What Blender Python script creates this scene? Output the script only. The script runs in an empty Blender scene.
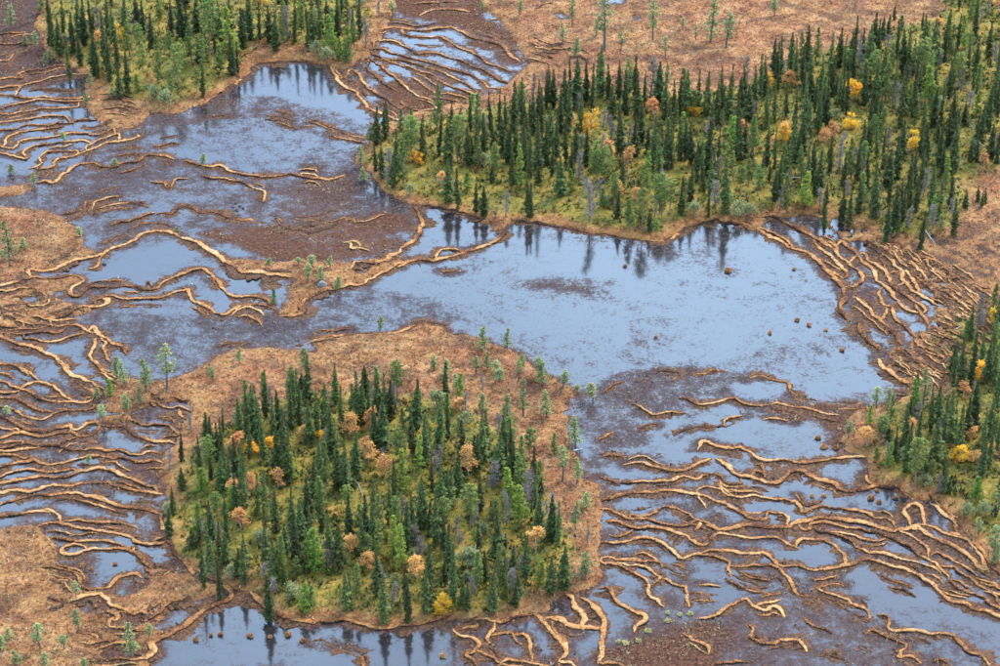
import bpy, math, random
import numpy as np

# ------------------------------------------------------------------ camera, sky, sun, exposure
scene = bpy.context.scene
R = math.radians
PITCH, HV, DIST = R(30.0), 0.125, 446.0
HU = HV * 1024 / 682
CAM = np.array((0.0, -DIST * math.cos(PITCH), DIST * math.sin(PITCH)))
cam_data = bpy.data.cameras.new('camera')
cam_data.sensor_width = 36.0
cam_data.lens = 18.0 / HU
cam_data.clip_start, cam_data.clip_end = 1.0, 20000.0
cam = bpy.data.objects.new('camera', cam_data)
scene.collection.objects.link(cam)
cam.location = CAM
cam.rotation_euler = (R(90) - PITCH, 0, 0)
scene.camera = cam

SUN_EL, SUN_AZ = R(44), R(42)            # azimuth measured from +Y towards +X: a veiled sun ahead, to the right of the view
world = bpy.data.worlds.new('World')
scene.world = world
world.use_nodes = True
wn, wl = world.node_tree.nodes, world.node_tree.links
wn.clear()
sky = wn.new('ShaderNodeTexSky')
sky.sky_type = 'NISHITA'
sky.sun_disc = False
sky.sun_elevation, sky.sun_rotation = SUN_EL, SUN_AZ
sky.air_density, sky.dust_density, sky.ozone_density = 1.0, 0.8, 3.0
cloud = wn.new('ShaderNodeTexNoise')
cloud.inputs['Scale'].default_value, cloud.inputs['Detail'].default_value = 5.0, 4.0
cramp = wn.new('ShaderNodeMapRange')
cramp.inputs[1].default_value, cramp.inputs[2].default_value = 0.32, 0.68
cramp.inputs[3].default_value, cramp.inputs[4].default_value = 0.1, 0.85
mixc = wn.new('ShaderNodeMix'); mixc.data_type = 'RGBA'
mixc.inputs[7].default_value = (5.3, 7.7, 10.9, 1)      # thin even cloud veil
wl.new(cloud.outputs['Fac'], cramp.inputs[0]); wl.new(cramp.outputs[0], mixc.inputs[0])
wl.new(sky.outputs[0], mixc.inputs[6])
bg = wn.new('ShaderNodeBackground'); bg.inputs[1].default_value = 0.1
wo = wn.new('ShaderNodeOutputWorld')
wl.new(mixc.outputs[2], bg.inputs[0]); wl.new(bg.outputs[0], wo.inputs[0])

sun_data = bpy.data.lights.new('sun', 'SUN')
sun_data.energy, sun_data.angle, sun_data.color = 1.2, R(18), (1.0, 0.93, 0.84)
sun = bpy.data.objects.new('sun', sun_data)
scene.collection.objects.link(sun)
from mathutils import Vector
sdir = Vector((math.sin(SUN_AZ) * math.cos(SUN_EL), math.cos(SUN_AZ) * math.cos(SUN_EL), math.sin(SUN_EL)))
sun.rotation_euler = sdir.to_track_quat('Z', 'Y').to_euler()
vs = scene.view_settings
vs.view_transform, vs.look, vs.gamma, vs.use_curve_mapping = 'Standard', 'None', 1.0, False
vs.exposure = 2.55

# ------------------------------------------------------------------ helpers
C = scene.collection
rng = np.random.default_rng(11)
random.seed(5)
FW = np.array((0, math.cos(PITCH), -math.sin(PITCH)))
UP = np.array((0, math.sin(PITCH), math.cos(PITCH)))

def G(px, py, z=0.0):
    """point of the photograph (1000 x 666) -> place on the level z"""
    px, py = np.asarray(px, float), np.asarray(py, float)
    u, v = (px - 500) / 500 * HU, (333 - py) / 333 * HV
    dx, dy, dz = u, FW[1] + v * UP[1], FW[2] + v * UP[2]
    t = (z - CAM[2]) / dz
    return np.stack((CAM[0] + dx * t, CAM[1] + dy * t), -1)

def depth(py):
    return CAM[2] / (-(FW[2] + (333 - np.asarray(py, float)) / 333 * HV * UP[2]))

def pxsize(py):
    return depth(py) * HV / 333.0

def obj(name, me, mat=None, parent=None, kind=None, link=True):
    o = bpy.data.objects.new(name, me)
    if link: C.objects.link(o)
    if me is not None and mat is not None and not me.materials: me.materials.append(mat)
    if parent: o.parent = parent
    if kind: o['kind'] = kind
    return o

def tag(o, label, cat, group=None):
    o['label'], o['category'] = label, cat
    if group: o['group'] = group

def mesh(name, V, F, smooth=False, cols=None, attr=None):
    """V (n,3); F list of tuples or an (m,k) array"""
    me = bpy.data.meshes.new(name)
    if isinstance(F, np.ndarray):
        m, k = F.shape
        me.vertices.add(len(V)); me.vertices.foreach_set('co', np.asarray(V, np.float32).ravel())
        me.loops.add(m * k); me.loops.foreach_set('vertex_index', F.astype(np.int32).ravel())
        me.polygons.add(m)
        me.polygons.foreach_set('loop_start', np.arange(0, m * k, k, dtype=np.int32))
        me.update(calc_edges=True); me.validate()
    else:
        me.from_pydata([tuple(v) for v in V], [], F)
    if smooth: me.polygons.foreach_set('use_smooth', np.ones(len(me.polygons), bool))
    if cols is not None:
        a = me.color_attributes.new('col', 'FLOAT_COLOR', 'POINT')
        c = np.ones((len(V), 4), np.float32); c[:, :3] = cols
        a.data.foreach_set('color', c.ravel())
    for k_, v_ in (attr or {}).items():
        a = me.attributes.new(k_, 'FLOAT', 'POINT')
        a.data.foreach_set('value', np.asarray(v_, np.float32))
    me.update()
    return me

def _hash(ix, iy, s):
    n = (ix * 374761393 + iy * 668265263 + s * 982451653) & 0x7fffffff
    n = ((n ^ (n >> 13)) * 1274126177) & 0x7fffffff
    return ((n ^ (n >> 16)) & 0xffff) / 65535.0

def vnoise(x, y, s=0):
    ix, iy = np.floor(x).astype(np.int64), np.floor(y).astype(np.int64)
    fx, fy = x - ix, y - iy
    fx, fy = fx * fx * (3 - 2 * fx), fy * fy * (3 - 2 * fy)
    a, b = _hash(ix, iy, s), _hash(ix + 1, iy, s)
    c, d = _hash(ix, iy + 1, s), _hash(ix + 1, iy + 1, s)
    return (a * (1 - fx) + b * fx) * (1 - fy) + (c * (1 - fx) + d * fx) * fy

def fbm(x, y, sc, oct=4, s=0):
    r, a, t = 0, 1.0, 0
    for i in range(oct):
        r = r + a * vnoise(x / sc, y / sc, s + i * 7); t += a
        a *= .5; sc *= .5
    return r / t

def sstep(a, b, x):
    t = np.clip((x - a) / (b - a), 0, 1)
    return t * t * (3 - 2 * t)

def chaikin(p, n=2, closed=False):
    p = np.asarray(p, float)
    for _ in range(n):
        q = np.roll(p, -1, 0) if closed else p[1:]
        b = p if closed else p[:-1]
        s = np.empty((2 * len(b), 2)); s[0::2] = .75 * b + .25 * q; s[1::2] = .25 * b + .75 * q
        p = s if closed else np.vstack((p[:1], s, p[-1:]))
    return p

def signed_dist(X, Y, poly):
    """positive inside"""
    n = len(poly)
    out = np.full(X.shape, -1e9)
    m = 14
    lo, hi = poly.min(0) - m, poly.max(0) + m
    sel = np.nonzero((X > lo[0]) & (X < hi[0]) & (Y > lo[1]) & (Y < hi[1]))
    x, y = X[sel], Y[sel]
    d2 = np.full(x.shape, 1e18); ins = np.zeros(x.shape, bool)
    for i in range(n):
        a, b = poly[i], poly[(i + 1) % n]
        e = b - a; L = e @ e + 1e-12
        t = np.clip(((x - a[0]) * e[0] + (y - a[1]) * e[1]) / L, 0, 1)
        d2 = np.minimum(d2, (x - a[0] - t * e[0]) ** 2 + (y - a[1] - t * e[1]) ** 2)
        c = (a[1] > y) != (b[1] > y)
        if c.any() and a[1] != b[1]:
            ins ^= c & (x < e[0] * (y - a[1]) / (e[1]) + a[0])
    out[sel] = np.sqrt(d2) * np.where(ins, 1, -1)
    return out

def inside(px, py, poly):
    r = False; n = len(poly)
    for i in range(n):
        (x1, y1), (x2, y2) = poly[i], poly[(i + 1) % n]
        if (y1 > py) != (y2 > py) and px < (x2 - x1) * (py - y1) / (y2 - y1) + x1: r = not r
    return r

# ------------------------------------------------------------------ materials
K = .8          # how dark the whole mire is

def mat(name):
    m = bpy.data.materials.new(name); m.use_nodes = True
    nt = m.node_tree; b = nt.nodes['Principled BSDF']
    b.inputs['Roughness'].default_value = .85
    b.inputs['Specular IOR Level'].default_value = .15
    return m, nt, nt.nodes, nt.links, b

def nnoise(nt, scale, detail=4, rough=.6, vec=None, dist=0):
    n = nt.nodes.new('ShaderNodeTexNoise')
    n.inputs['Scale'].default_value = scale; n.inputs['Detail'].default_value = detail
    n.inputs['Roughness'].default_value = rough; n.inputs['Distortion'].default_value = dist
    if vec is not None: nt.links.new(vec, n.inputs['Vector'])
    return n.outputs['Fac']

def nramp(nt, fac, stops):
    r = nt.nodes.new('ShaderNodeValToRGB')
    e = r.color_ramp.elements
    while len(e) < len(stops): e.new(.5)
    for k, (p, c) in zip(e, stops): k.position = p; k.color = (*(K * v for v in c), 1)
    nt.links.new(fac, r.inputs[0])
    return r.outputs[0]

def nmix(nt, fac, a, b, blend='MIX'):
    m = nt.nodes.new('ShaderNodeMix'); m.data_type = 'RGBA'; m.blend_type = blend
    for s, v in ((m.inputs[0], fac), (m.inputs[6], a), (m.inputs[7], b)):
        if isinstance(v, (int, float)): s.default_value = v
        elif isinstance(v, tuple): s.default_value = (*v, 1)
        else: nt.links.new(v, s)
    return m.outputs[2]

def nmath(nt, op, a, b=None, c=None):
    m = nt.nodes.new('ShaderNodeMath'); m.operation = op
    for i, v in enumerate((a, b, c)):
        if v is None: continue
        if isinstance(v, (int, float)): m.inputs[i].default_value = v
        else: nt.links.new(v, m.inputs[i])
    return m.outputs[0]

def nrange(nt, v, a, b, c=0.0, d=1.0, smooth=False):
    m = nt.nodes.new('ShaderNodeMapRange')
    if smooth: m.interpolation_type = 'SMOOTHSTEP'
    nt.links.new(v, m.inputs[0])
    for i, q in enumerate((a, b, c, d)):
        if isinstance(q, (int, float)): m.inputs[i + 1].default_value = q
        else: nt.links.new(q, m.inputs[i + 1])
    return m.outputs[0]

def nattr(nt, name):
    a = nt.nodes.new('ShaderNodeAttribute'); a.attribute_name = name
    return a

def npos(nt):
    return nt.nodes.new('ShaderNodeNewGeometry').outputs['Position']

def nbump(nt, h, strength, dist, bsdf):
    b = nt.nodes.new('ShaderNodeBump'); b.inputs['Strength'].default_value = strength
    b.inputs['Distance'].default_value = dist
    nt.links.new(h, b.inputs['Height']); nt.links.new(b.outputs[0], bsdf.inputs['Normal'])

# ground: straw and rust coloured bog, mossy forest floor, ochre banks
m_ground, nt, N, L, B = mat('mire_ground')
p = npos(nt); z = nattr(nt, 'col')
sep = N.new('ShaderNodeSeparateColor'); L.new(z.outputs['Color'], sep.inputs[0])
f1, f2, f3 = nnoise(nt, 1.7, 7, .8, p), nnoise(nt, .22, 4, .6, p), nnoise(nt, .05, 3, .5, p)
mixf = nmath(nt, 'ADD', nmath(nt, 'MULTIPLY', f1, .6), nmath(nt, 'MULTIPLY', f2, .4))
bog = nramp(nt, mixf, [(.37, (.040, .014, .006)), (.44, (.16, .057, .017)), (.50, (.28, .118, .037)), (.57, (.40, .205, .074)), (.67, (.47, .295, .13))])
pink = nramp(nt, mixf, [(.37, (.045, .015, .006)), (.45, (.18, .056, .018)), (.52, (.31, .120, .042)), (.63, (.43, .225, .095))])
bog = nmix(nt, nrange(nt, f3, .42, .58), bog, pink)
forest = nramp(nt, mixf, [(.36, (.022, .022, .006)), (.43, (.075, .066, .011)), (.50, (.19, .145, .018)), (.57, (.32, .18, .030)), (.66, (.42, .27, .10))])
f4 = nnoise(nt, .5, 4, .65, p)
forest = nmix(nt, nrange(nt, f4, .52, .66), forest, nramp(nt, f1, [(.3, (.04, .05, .010)), (.5, (.115, .12, .018)), (.7, (.25, .215, .04))]))
bank = nramp(nt, mixf, [(.36, (.050, .018, .007)), (.45, (.17, .062, .018)), (.54, (.29, .125, .038)), (.68, (.40, .22, .085))])
red = nramp(nt, mixf, [(.38, (.028, .013, .009)), (.5, (.080, .033, .018)), (.64, (.15, .07, .035))])
c = nmix(nt, sep.outputs[0], bog, forest)
c = nmix(nt, sep.outputs[2], c, red)
c = nmix(nt, sep.outputs[1], c, bank)
L.new(c, B.inputs['Base Color'])
nbump(nt, f1, .9, .35, B)

# string ridges
m_ridge, nt, N, L, B = mat('sedge_peat')
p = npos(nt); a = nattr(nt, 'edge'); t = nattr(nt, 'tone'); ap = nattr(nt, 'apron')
f1, f2 = nnoise(nt, 2.2, 7, .8, p), nnoise(nt, .16, 3, .6, p)
mixf = nmath(nt, 'ADD', nmath(nt, 'MULTIPLY', f1, .65), nmath(nt, 'MULTIPLY', f2, .35))
mixf = nmath(nt, 'ADD', mixf, t.outputs['Fac'])
c = nramp(nt, mixf, [(.36, (.040, .013, .005)), (.43, (.15, .051, .014)), (.50, (.31, .122, .034)), (.57, (.44, .198, .064)), (.68, (.52, .30, .125))])
c = nmix(nt, a.outputs['Fac'], c, (.012, .007, .005))  # dark wet peat on the walls, with their shade also put into the colour
c = nmix(nt, ap.outputs['Fac'], c, nramp(nt, f1, [(.38, (.022, .010, .006)), (.5, (.085, .036, .016)), (.62, (.17, .08, .034))]))
L.new(c, B.inputs['Base Color'])
nbump(nt, f1, .9, .2, B)

# water with drowned sedge and peat mud
m_water, nt, N, L, B = mat('bog_water')
p = npos(nt); md = nattr(nt, 'mud'); rd = nattr(nt, 'red')
mp = N.new('ShaderNodeMapping'); mp.inputs['Scale'].default_value = (.62, .62, 1); L.new(p, mp.inputs[0])
q = mp.outputs[0]
n1, n2, n3 = nnoise(nt, 2.6, 6, .85, q), nnoise(nt, .6, 6, .75, q, .2), nnoise(nt, .10, 5, .65, q, .3)
s = nmath(nt, 'ADD', nmath(nt, 'MULTIPLY', n1, .50), nmath(nt, 'ADD', nmath(nt, 'MULTIPLY', n2, .27), nmath(nt, 'MULTIPLY', n3, .23)))
s = nrange(nt, s, .385, .615)
th = nmath(nt, 'SUBTRACT', 1.0, md.outputs['Fac'])
fac = nrange(nt, s, nmath(nt, 'SUBTRACT', th, .13), nmath(nt, 'ADD', th, .13), 0, 1, True)
B.inputs['Base Color'].default_value = (.016, .013, .012, 1)
B.inputs['Roughness'].default_value = .10
B.inputs['IOR'].default_value = 1.7
B.inputs['Specular IOR Level'].default_value = .5
rip = nnoise(nt, .9, 3, .5, p)
nbump(nt, rip, .06, .05, B)
D = N.new('ShaderNodeBsdfPrincipled')
D.inputs['Roughness'].default_value = .9; D.inputs['Specular IOR Level'].default_value = .05
mudc = nramp(nt, n1, [(.38, (.012, .010, .012)), (.5, (.038, .029, .030)), (.64, (.105, .082, .076))])
redc = nramp(nt, n1, [(.38, (.022, .008, .005)), (.5, (.070, .026, .013)), (.64, (.16, .075, .036))])
L.new(nmix(nt, rd.outputs['Fac'], mudc, redc), D.inputs['Base Color'])
ms = N.new('ShaderNodeMixShader')
L.new(fac, ms.inputs[0]); L.new(B.outputs[0], ms.inputs[1]); L.new(D.outputs[0], ms.inputs[2])
L.new(ms.outputs[0], N['Material Output'].inputs[0])

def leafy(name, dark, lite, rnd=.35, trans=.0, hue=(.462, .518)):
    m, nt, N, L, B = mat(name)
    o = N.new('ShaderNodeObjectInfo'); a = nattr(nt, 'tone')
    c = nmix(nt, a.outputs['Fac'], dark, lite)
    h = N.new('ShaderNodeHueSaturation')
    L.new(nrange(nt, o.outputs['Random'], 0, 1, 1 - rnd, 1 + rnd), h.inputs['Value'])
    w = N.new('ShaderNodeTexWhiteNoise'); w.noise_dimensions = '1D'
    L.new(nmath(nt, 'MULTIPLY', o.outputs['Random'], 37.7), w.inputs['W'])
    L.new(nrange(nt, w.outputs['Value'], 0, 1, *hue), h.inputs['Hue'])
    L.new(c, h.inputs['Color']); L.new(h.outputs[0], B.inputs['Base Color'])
    if trans:
        T = N.new('ShaderNodeBsdfTranslucent'); L.new(h.outputs[0], T.inputs[0])
        x = N.new('ShaderNodeMixShader'); x.inputs[0].default_value = trans
        L.new(B.outputs[0], x.inputs[1]); L.new(T.outputs[0], x.inputs[2])
        L.new(x.outputs[0], N['Material Output'].inputs[0])
    return m

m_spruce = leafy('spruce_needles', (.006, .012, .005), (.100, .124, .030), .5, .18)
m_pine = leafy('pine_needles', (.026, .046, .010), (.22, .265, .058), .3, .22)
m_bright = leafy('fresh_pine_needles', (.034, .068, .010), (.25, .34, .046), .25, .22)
m_pale = leafy('pale_pine_needles', (.09, .105, .030), (.27, .29, .10), .25, .15, (.48, .51))
m_gold = leafy('golden_leaves', (.45, .19, .010), (.80, .43, .025), .15, .3, (.49, .512))
m_orange = leafy('orange_leaves', (.36, .135, .030), (.62, .31, .10), .2, .3, (.488, .51))
m_twig = leafy('bare_twigs', (.10, .076, .056), (.22, .18, .14), .25, 0, (.495, .505))
m_shrub = leafy('willow_leaves', (.08, .09, .03), (.21, .22, .09), .2, .15, (.48, .51))

def bark(name, c1, c2):
    m, nt, N, L, B = mat(name)
    L.new(nramp(nt, nnoise(nt, 3, 4, .6, npos(nt)), [(.35, c1), (.65, c2)]), B.inputs['Base Color'])
    return m
m_bark = bark('grey_bark', (.06, .05, .042), (.17, .15, .13))
m_pbark = bark('pine_bark', (.10, .065, .045), (.24, .18, .14))
m_birch = bark('birch_bark', (.18, .17, .16), (.42, .41, .40))
m_log = bark('weathered_wood', (.20, .18, .16), (.45, .43, .40))
m_stone = bark('pale_stone', (.10, .09, .075), (.24, .22, .18))
m_moss = leafy('pale_moss', (.16, .14, .04), (.38, .33, .11), .15, 0, (.49, .51))
m_dstone = bark('dark_stone', (.03, .028, .026), (.09, .08, .07))

# sedge and heather tufts carry their own leaf colour
m_tuft, nt, N, L, B = mat('sedge_leaves')
L.new(nattr(nt, 'col').outputs['Color'], B.inputs['Base Color'])
# ------------------------------------------------------------------ traced string ridges: tile origin in the photograph, five units to a pixel
RIDGES = {
(0,0): """80,465 95,440 130,420 180,408 250,385 320,372 390,370 440,372
0,465 40,467 80,480 120,492 160,488 200,478 260,482 320,488 380,487 430,485
0,540 40,530 80,520 125,515 160,497 200,490 270,495 330,505 400,503 450,500
0,570 60,570 110,562 160,550 210,535 250,535 300,545 350,535 400,530
0,610 60,605 120,595 160,585 220,578 280,576 340,578
0,645 50,645 100,632 150,615 200,622 240,628 280,612 330,618 380,600 430,595 480,600
0,215 60,222 120,210 170,215
0,165 60,165 140,155
0,300 40,300 70,265 120,255
80,375 150,350 220,345 270,330 340,318
0,395 60,385 110,395
0,440 60,430 90,420
500,500 560,495 620,505 680,520
480,560 540,545 600,540 660,560""",
(0,120): """20,130 25,95 50,75 100,62 160,50 230,42 290,35 320,15
0,130 60,140 85,125 100,105 150,92 220,90 270,85 320,70 380,60 440,62
0,160 50,170 100,190 125,200 130,180 115,160 140,135 190,120 260,118 330,108 390,100 430,95 460,110
200,205 195,185 215,165 270,155 330,148 350,155 380,140
140,238 190,228 210,215
w1.3 190,245 250,235 270,205 300,190 360,180 400,165 440,150 490,130 530,110 600,100 680,95 710,75 690,65
430,130 480,110 520,90 560,70 600,65
450,80 500,70 540,55 570,40
w1.3 180,310 230,305 265,312 295,280 340,255 370,225 430,210 480,210 510,232 570,240 610,215 680,205 705,185 730,172 800,170 840,185 870,195
w.6 760,120 800,130 850,115 890,118
r 460,475 470,440 510,430 560,415 620,408 680,410 740,430
550,520 600,505 650,500 700,480 740,470 780,460
w.9 750,300 790,310 820,310 835,335 870,330 875,300 900,290 940,290
rw1.3 780,465 840,460 860,470 890,440 920,425 970,440 1000,465
rw.7 300,470 360,465 420,440 430,380
rw.6 480,365 540,345 600,325
920,200 960,210 1000,220
rw.6 560,180 640,165 700,172""",
(200,0): """w1.5 660,340 680,375 700,410 730,440 780,455 800,485 830,520 870,550 920,570 970,590 1000,620
745,345 735,370 720,385 700,385
w1.3 770,345 800,370 815,410 840,440 890,465 930,500 980,535 1000,545
830,330 850,360 890,385 940,430 990,460
820,290 870,300 910,330 950,365 1000,385
865,215 920,200 970,205 1000,215
850,240 900,240 960,260 1000,270
860,265 910,285 960,300 1000,295
840,295 900,292 960,305 1000,322
900,150 940,130 1000,135
rw.8 330,570 380,575 430,585 470,600
rw.8 530,605 580,610 630,625 680,640 720,655
rw.6 60,580 110,575 150,580""",
(400,0): """w1.8 0,130 60,150 130,150 200,135 260,130 310,155 370,185 440,200 510,220 540,250 560,285 600,300
0,165 60,178 130,185 190,180 240,200 290,230 350,250 400,280 430,310 470,322 520,340 560,358
0,215 50,245 90,268 130,258 190,265 250,285 310,300 350,325 410,345 450,365 490,400 550,412
0,270 60,290 130,300 190,325 250,340 310,360 370,378 410,400 430,415
0,292 50,310 110,325 170,340 220,365 270,390 320,405 350,430 380,455
0,325 60,335 120,355 170,375 200,405 260,430 320,455 370,472 410,480
430,430 480,435 530,448
60,380 110,415 160,450
0,410 30,440 80,470 120,485 160,500
0,500 40,535 80,552 140,555 180,550
190,465 260,470 310,480 350,500
180,520 230,515 270,525
w1.2 100,75 150,50 220,42 290,45 350,60
60,15 130,15 200,10
150,20 220,8 300,5
640,290 700,310 760,330
650,215 700,235 760,260
680,240 750,250 820,245 900,250 950,275
450,95 500,90
680,50 720,20 760,5""",
(200,120): """w1.3 0,225 50,235 90,225 130,235 150,255 200,265 260,275 330,280 400,272 470,270 500,280 540,290 580,285 630,298 690,285 730,270
490,268 530,262 570,265 590,285
0,275 50,290 110,285 160,305 220,310 260,335 310,350 330,375 320,410
w1.5 0,460 60,455 110,465 150,490 210,500 250,492 300,498 350,500 380,515 400,540 450,550 520,555 570,555 620,540 670,525 720,505 760,490
r 450,485 530,480 600,480 650,455 690,450
780,515 830,500 880,480 930,465
rw.9 540,5 600,15 650,40 720,60 780,75 840,85 920,90
rw.7 850,0 890,30 930,70
w1.2 720,610 770,600 800,620
w1.2 750,640 800,630 850,650
r 940,540 980,560""",
(0,240): """w1.6 900,-20 860,-40 800,-52 740,-45 690,-20 640,15 570,40 530,62 480,80 420,88 360,108 320,132 280,148 220,150 170,145 140,165
w1.6 900,-20 960,0 1000,12
530,62 505,90 490,115 475,135 440,138
w1.4 160,185 220,195 280,195 340,180 390,175 420,205 390,225 350,240
w1.4 0,235 60,225 120,205 160,195
w1.2 0,260 60,262 110,245 170,245 220,260 230,290 215,325
w1.2 360,270 400,275 420,260 450,235 510,235 560,235 610,225 670,228 720,240 780,240 810,215 860,190 920,165 980,145 1000,140
w1.2 470,300 530,275 570,275 600,290 650,290 700,285 760,290 820,285 860,260 910,245 950,240
w1.3 940,260 950,290 980,310 1000,315
w1.6 250,390 330,380 380,345 430,335 500,330 540,310 520,290
90,410 150,420 220,415 290,430 340,425 390,420 430,445 470,465
0,470 40,460 100,465 170,465 220,455 280,465 330,450
120,490 170,495 220,508 270,510 320,490 370,475 420,470
w1.4 0,470 30,490 70,510 120,518 170,525 210,555 260,575 300,600 330,620 350,660
w1.4 460,420 480,445 510,475 540,490 560,515 600,520 620,545 640,570
480,490 470,530 450,555 460,585 490,620 530,645 570,660
500,490 530,510 520,550 535,590 560,615
0,615 60,620 100,640 150,662
0,380 60,395 110,400
0,430 60,430 120,440
20,340 80,330 130,320
150,345 220,335 250,310""",
(200,240): """w2 0,15 40,40 80,65 120,90 140,120 180,130 200,160 240,160 300,165 360,175 420,180 460,178
0,145 40,150 75,180 100,215 125,250 160,275 200,285 240,275 290,275 330,290 350,305
w1.3 0,305 40,335 75,360 110,375 135,375 160,350 200,325 250,325 290,315 330,330 370,345
150,370 190,340 240,330 290,350 320,375
w2 1000,40 960,80 930,105 890,110
870,130 820,112 770,112 750,130 745,150
r 90,525 160,515 240,510
r 480,525 520,525
r 560,490 620,485 700,475 760,470""",
(400,120): """w2 0,640 60,600 100,560 105,490 70,430
w1.8 530,540 490,590 430,625 370,640 330,650""",
(400,240): """w1.8 330,60 260,75 200,92 150,100 100,88 60,95 0,135
180,75 190,45 230,38 290,45 310,50
w.9 210,150 240,160 290,150""",
(600,360): """r 10,165 40,130 80,115 120,100
180,215 220,245 270,275 310,265 370,258 425,258
r 190,355 220,330 260,315 300,325
400,190 450,190 490,215 540,222 600,205 640,195 690,195 730,220 790,222 840,215
r 370,375 390,350 440,335 510,320 550,335 600,325 670,315
620,290 690,285 720,270
r 740,90 790,70 830,85 880,95 935,105 950,140 970,175 1000,195 1060,200 1120,202 1180,208 1240,210 1320,212
840,215 900,215 960,225 1000,230 1060,245 1130,262 1200,272
r 810,290 860,285 920,290 1000,300
r 840,245 900,240 960,260 990,275
w1.3 490,450 500,405 540,400 580,425 640,440 700,425 740,455 790,485 850,500 910,490 950,500 1000,510
w1.2 130,520 170,510 215,505 250,530 300,545 370,550 430,548 490,520 550,485
w1.3 590,490 630,520 670,555 700,580 740,580 790,595 840,610 890,615 915,590 940,560 1000,545
760,560 800,560 815,580
90,615 150,610 220,605 280,605 340,600 370,580 430,580 480,600 520,580 570,560
600,570 620,600 660,615 710,605 715,590
0,580 50,600 90,620
r 170,100 220,98 260,105
r 290,50 340,45 400,55 380,75 340,70
r 450,60 520,75
r 540,45 590,45 630,45
r 660,75 695,70
0,480 60,470 120,480
0,390 40,375 70,350
r 270,480 310,465""",
(600,450): """w1.3 0,250 50,235 120,215 190,205 250,210 300,200 370,200 430,212 490,220 530,225 570,245 620,265 670,290 720,310 740,335 790,345 830,340 840,310 880,305 920,315 940,345
490,220 500,250 520,285
490,185 530,175 590,190 640,225 690,240 740,235 770,225 830,240 890,248 950,245 1000,255
970,240 1000,280
0,290 50,285 80,305 110,330 150,345 180,330 220,340 270,350 330,365 390,375 440,365 490,345
150,320 200,330 260,315 310,290 340,270 390,285 430,310 470,335 520,350 560,365
w1.2 30,350 80,355 130,375 190,390 250,380 310,385 370,400 420,425 450,445 490,475 525,475 550,445 560,420 620,415 670,430 730,438 790,432 850,430 910,440 960,470 1000,485
500,370 480,400
w1.9 530,370 590,390 640,390 700,385 760,370 830,380 890,380 950,375 1000,365
rw.7 580,315 620,350
40,415 70,430 110,425 140,405 160,390
w1.2 0,455 60,465 120,455 180,440 250,440 300,450 340,480 370,515 410,545 440,520 500,520 550,525 600,540 640,565 630,595
640,570 690,580 750,575 810,570 860,572 910,595 940,625 965,665 970,710
490,515 550,500 600,500 660,500 710,515 770,510 840,515 870,540 900,570 940,580 1000,560
0,530 40,530 80,545 140,545 190,550 240,555 290,560 310,575""",
(600,533): """rw.7 0,110 50,120 90,135 150,130 200,125 260,140 310,170 360,195 400,205 430,225
0,150 60,150 110,160 150,185 200,210 235,235 245,270 250,310 290,335 320,365
90,145 150,160 200,155 250,175 280,200 310,215 280,240 250,265
310,215 340,225 370,255 410,265 440,270 445,300 445,345 440,370
r 480,290 530,290 580,300
w1.4 0,270 40,265 60,310 90,345 140,370 190,400 230,420 210,445 175,455 170,485
w1.2 490,415 540,420 600,400 640,360 690,345 720,325 750,350 790,375 840,390 870,370 910,375 920,410
800,350 850,345 900,330
rw.7 640,200 690,220 740,245 800,260 850,270
410,490 450,510 490,545 540,570 540,600
740,510 780,530 800,560 840,550 880,545
760,495 780,470 740,450
570,655 630,640 700,635 760,635
w1.8 0,400 25,430 30,470 15,530 10,600 0,620
0,650 60,640 120,660
900,530 950,525 1000,530
r 680,440 740,460""",
(800,533): """w1.2 0,30 50,25 110,30 160,50 200,85 220,120 210,160
w1.3 0,165 40,178 100,180 160,180 220,165 270,140 320,130 370,140 430,155 490,170 550,185 600,210 640,240 690,270 720,310 770,340 840,345 865,380 900,390 950,385 1000,410
740,220 760,255 820,285 880,300 930,320 960,350 1000,370
600,145 640,155 680,175 720,205
w.9 640,100 700,95 740,120 800,145 850,175 880,215
700,155 770,165 800,200 850,225 900,255 940,290 980,310 1000,345
760,225 810,240 850,270 850,295
890,215 940,240 1000,265
930,285 1000,300
rw.6 380,200 430,215 480,235 530,255 560,275
w.8 100,285 150,300 190,320 230,335
w.9 260,355 310,360 335,385 325,430
w.9 380,400 430,410 460,440 440,465
330,500 360,480 410,505 470,520 520,535 530,560 490,590
w1.2 460,485 520,485 570,478 610,490 650,505 700,490 750,500 790,540 830,580 880,600 920,620 950,655 960,700
490,620 530,610 580,630 620,650
670,640 710,620 760,650
20,410 50,450 90,470 140,480 160,500
r 160,550 220,555
r 100,605 180,605 230,620
rw.8 60,275 120,260 170,245 240,260
0,530 30,560 35,590
rw.8 0,310 50,300 100,320 60,350 20,360
rw.8 290,560 340,580 380,610
r 270,410 300,430""",
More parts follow.
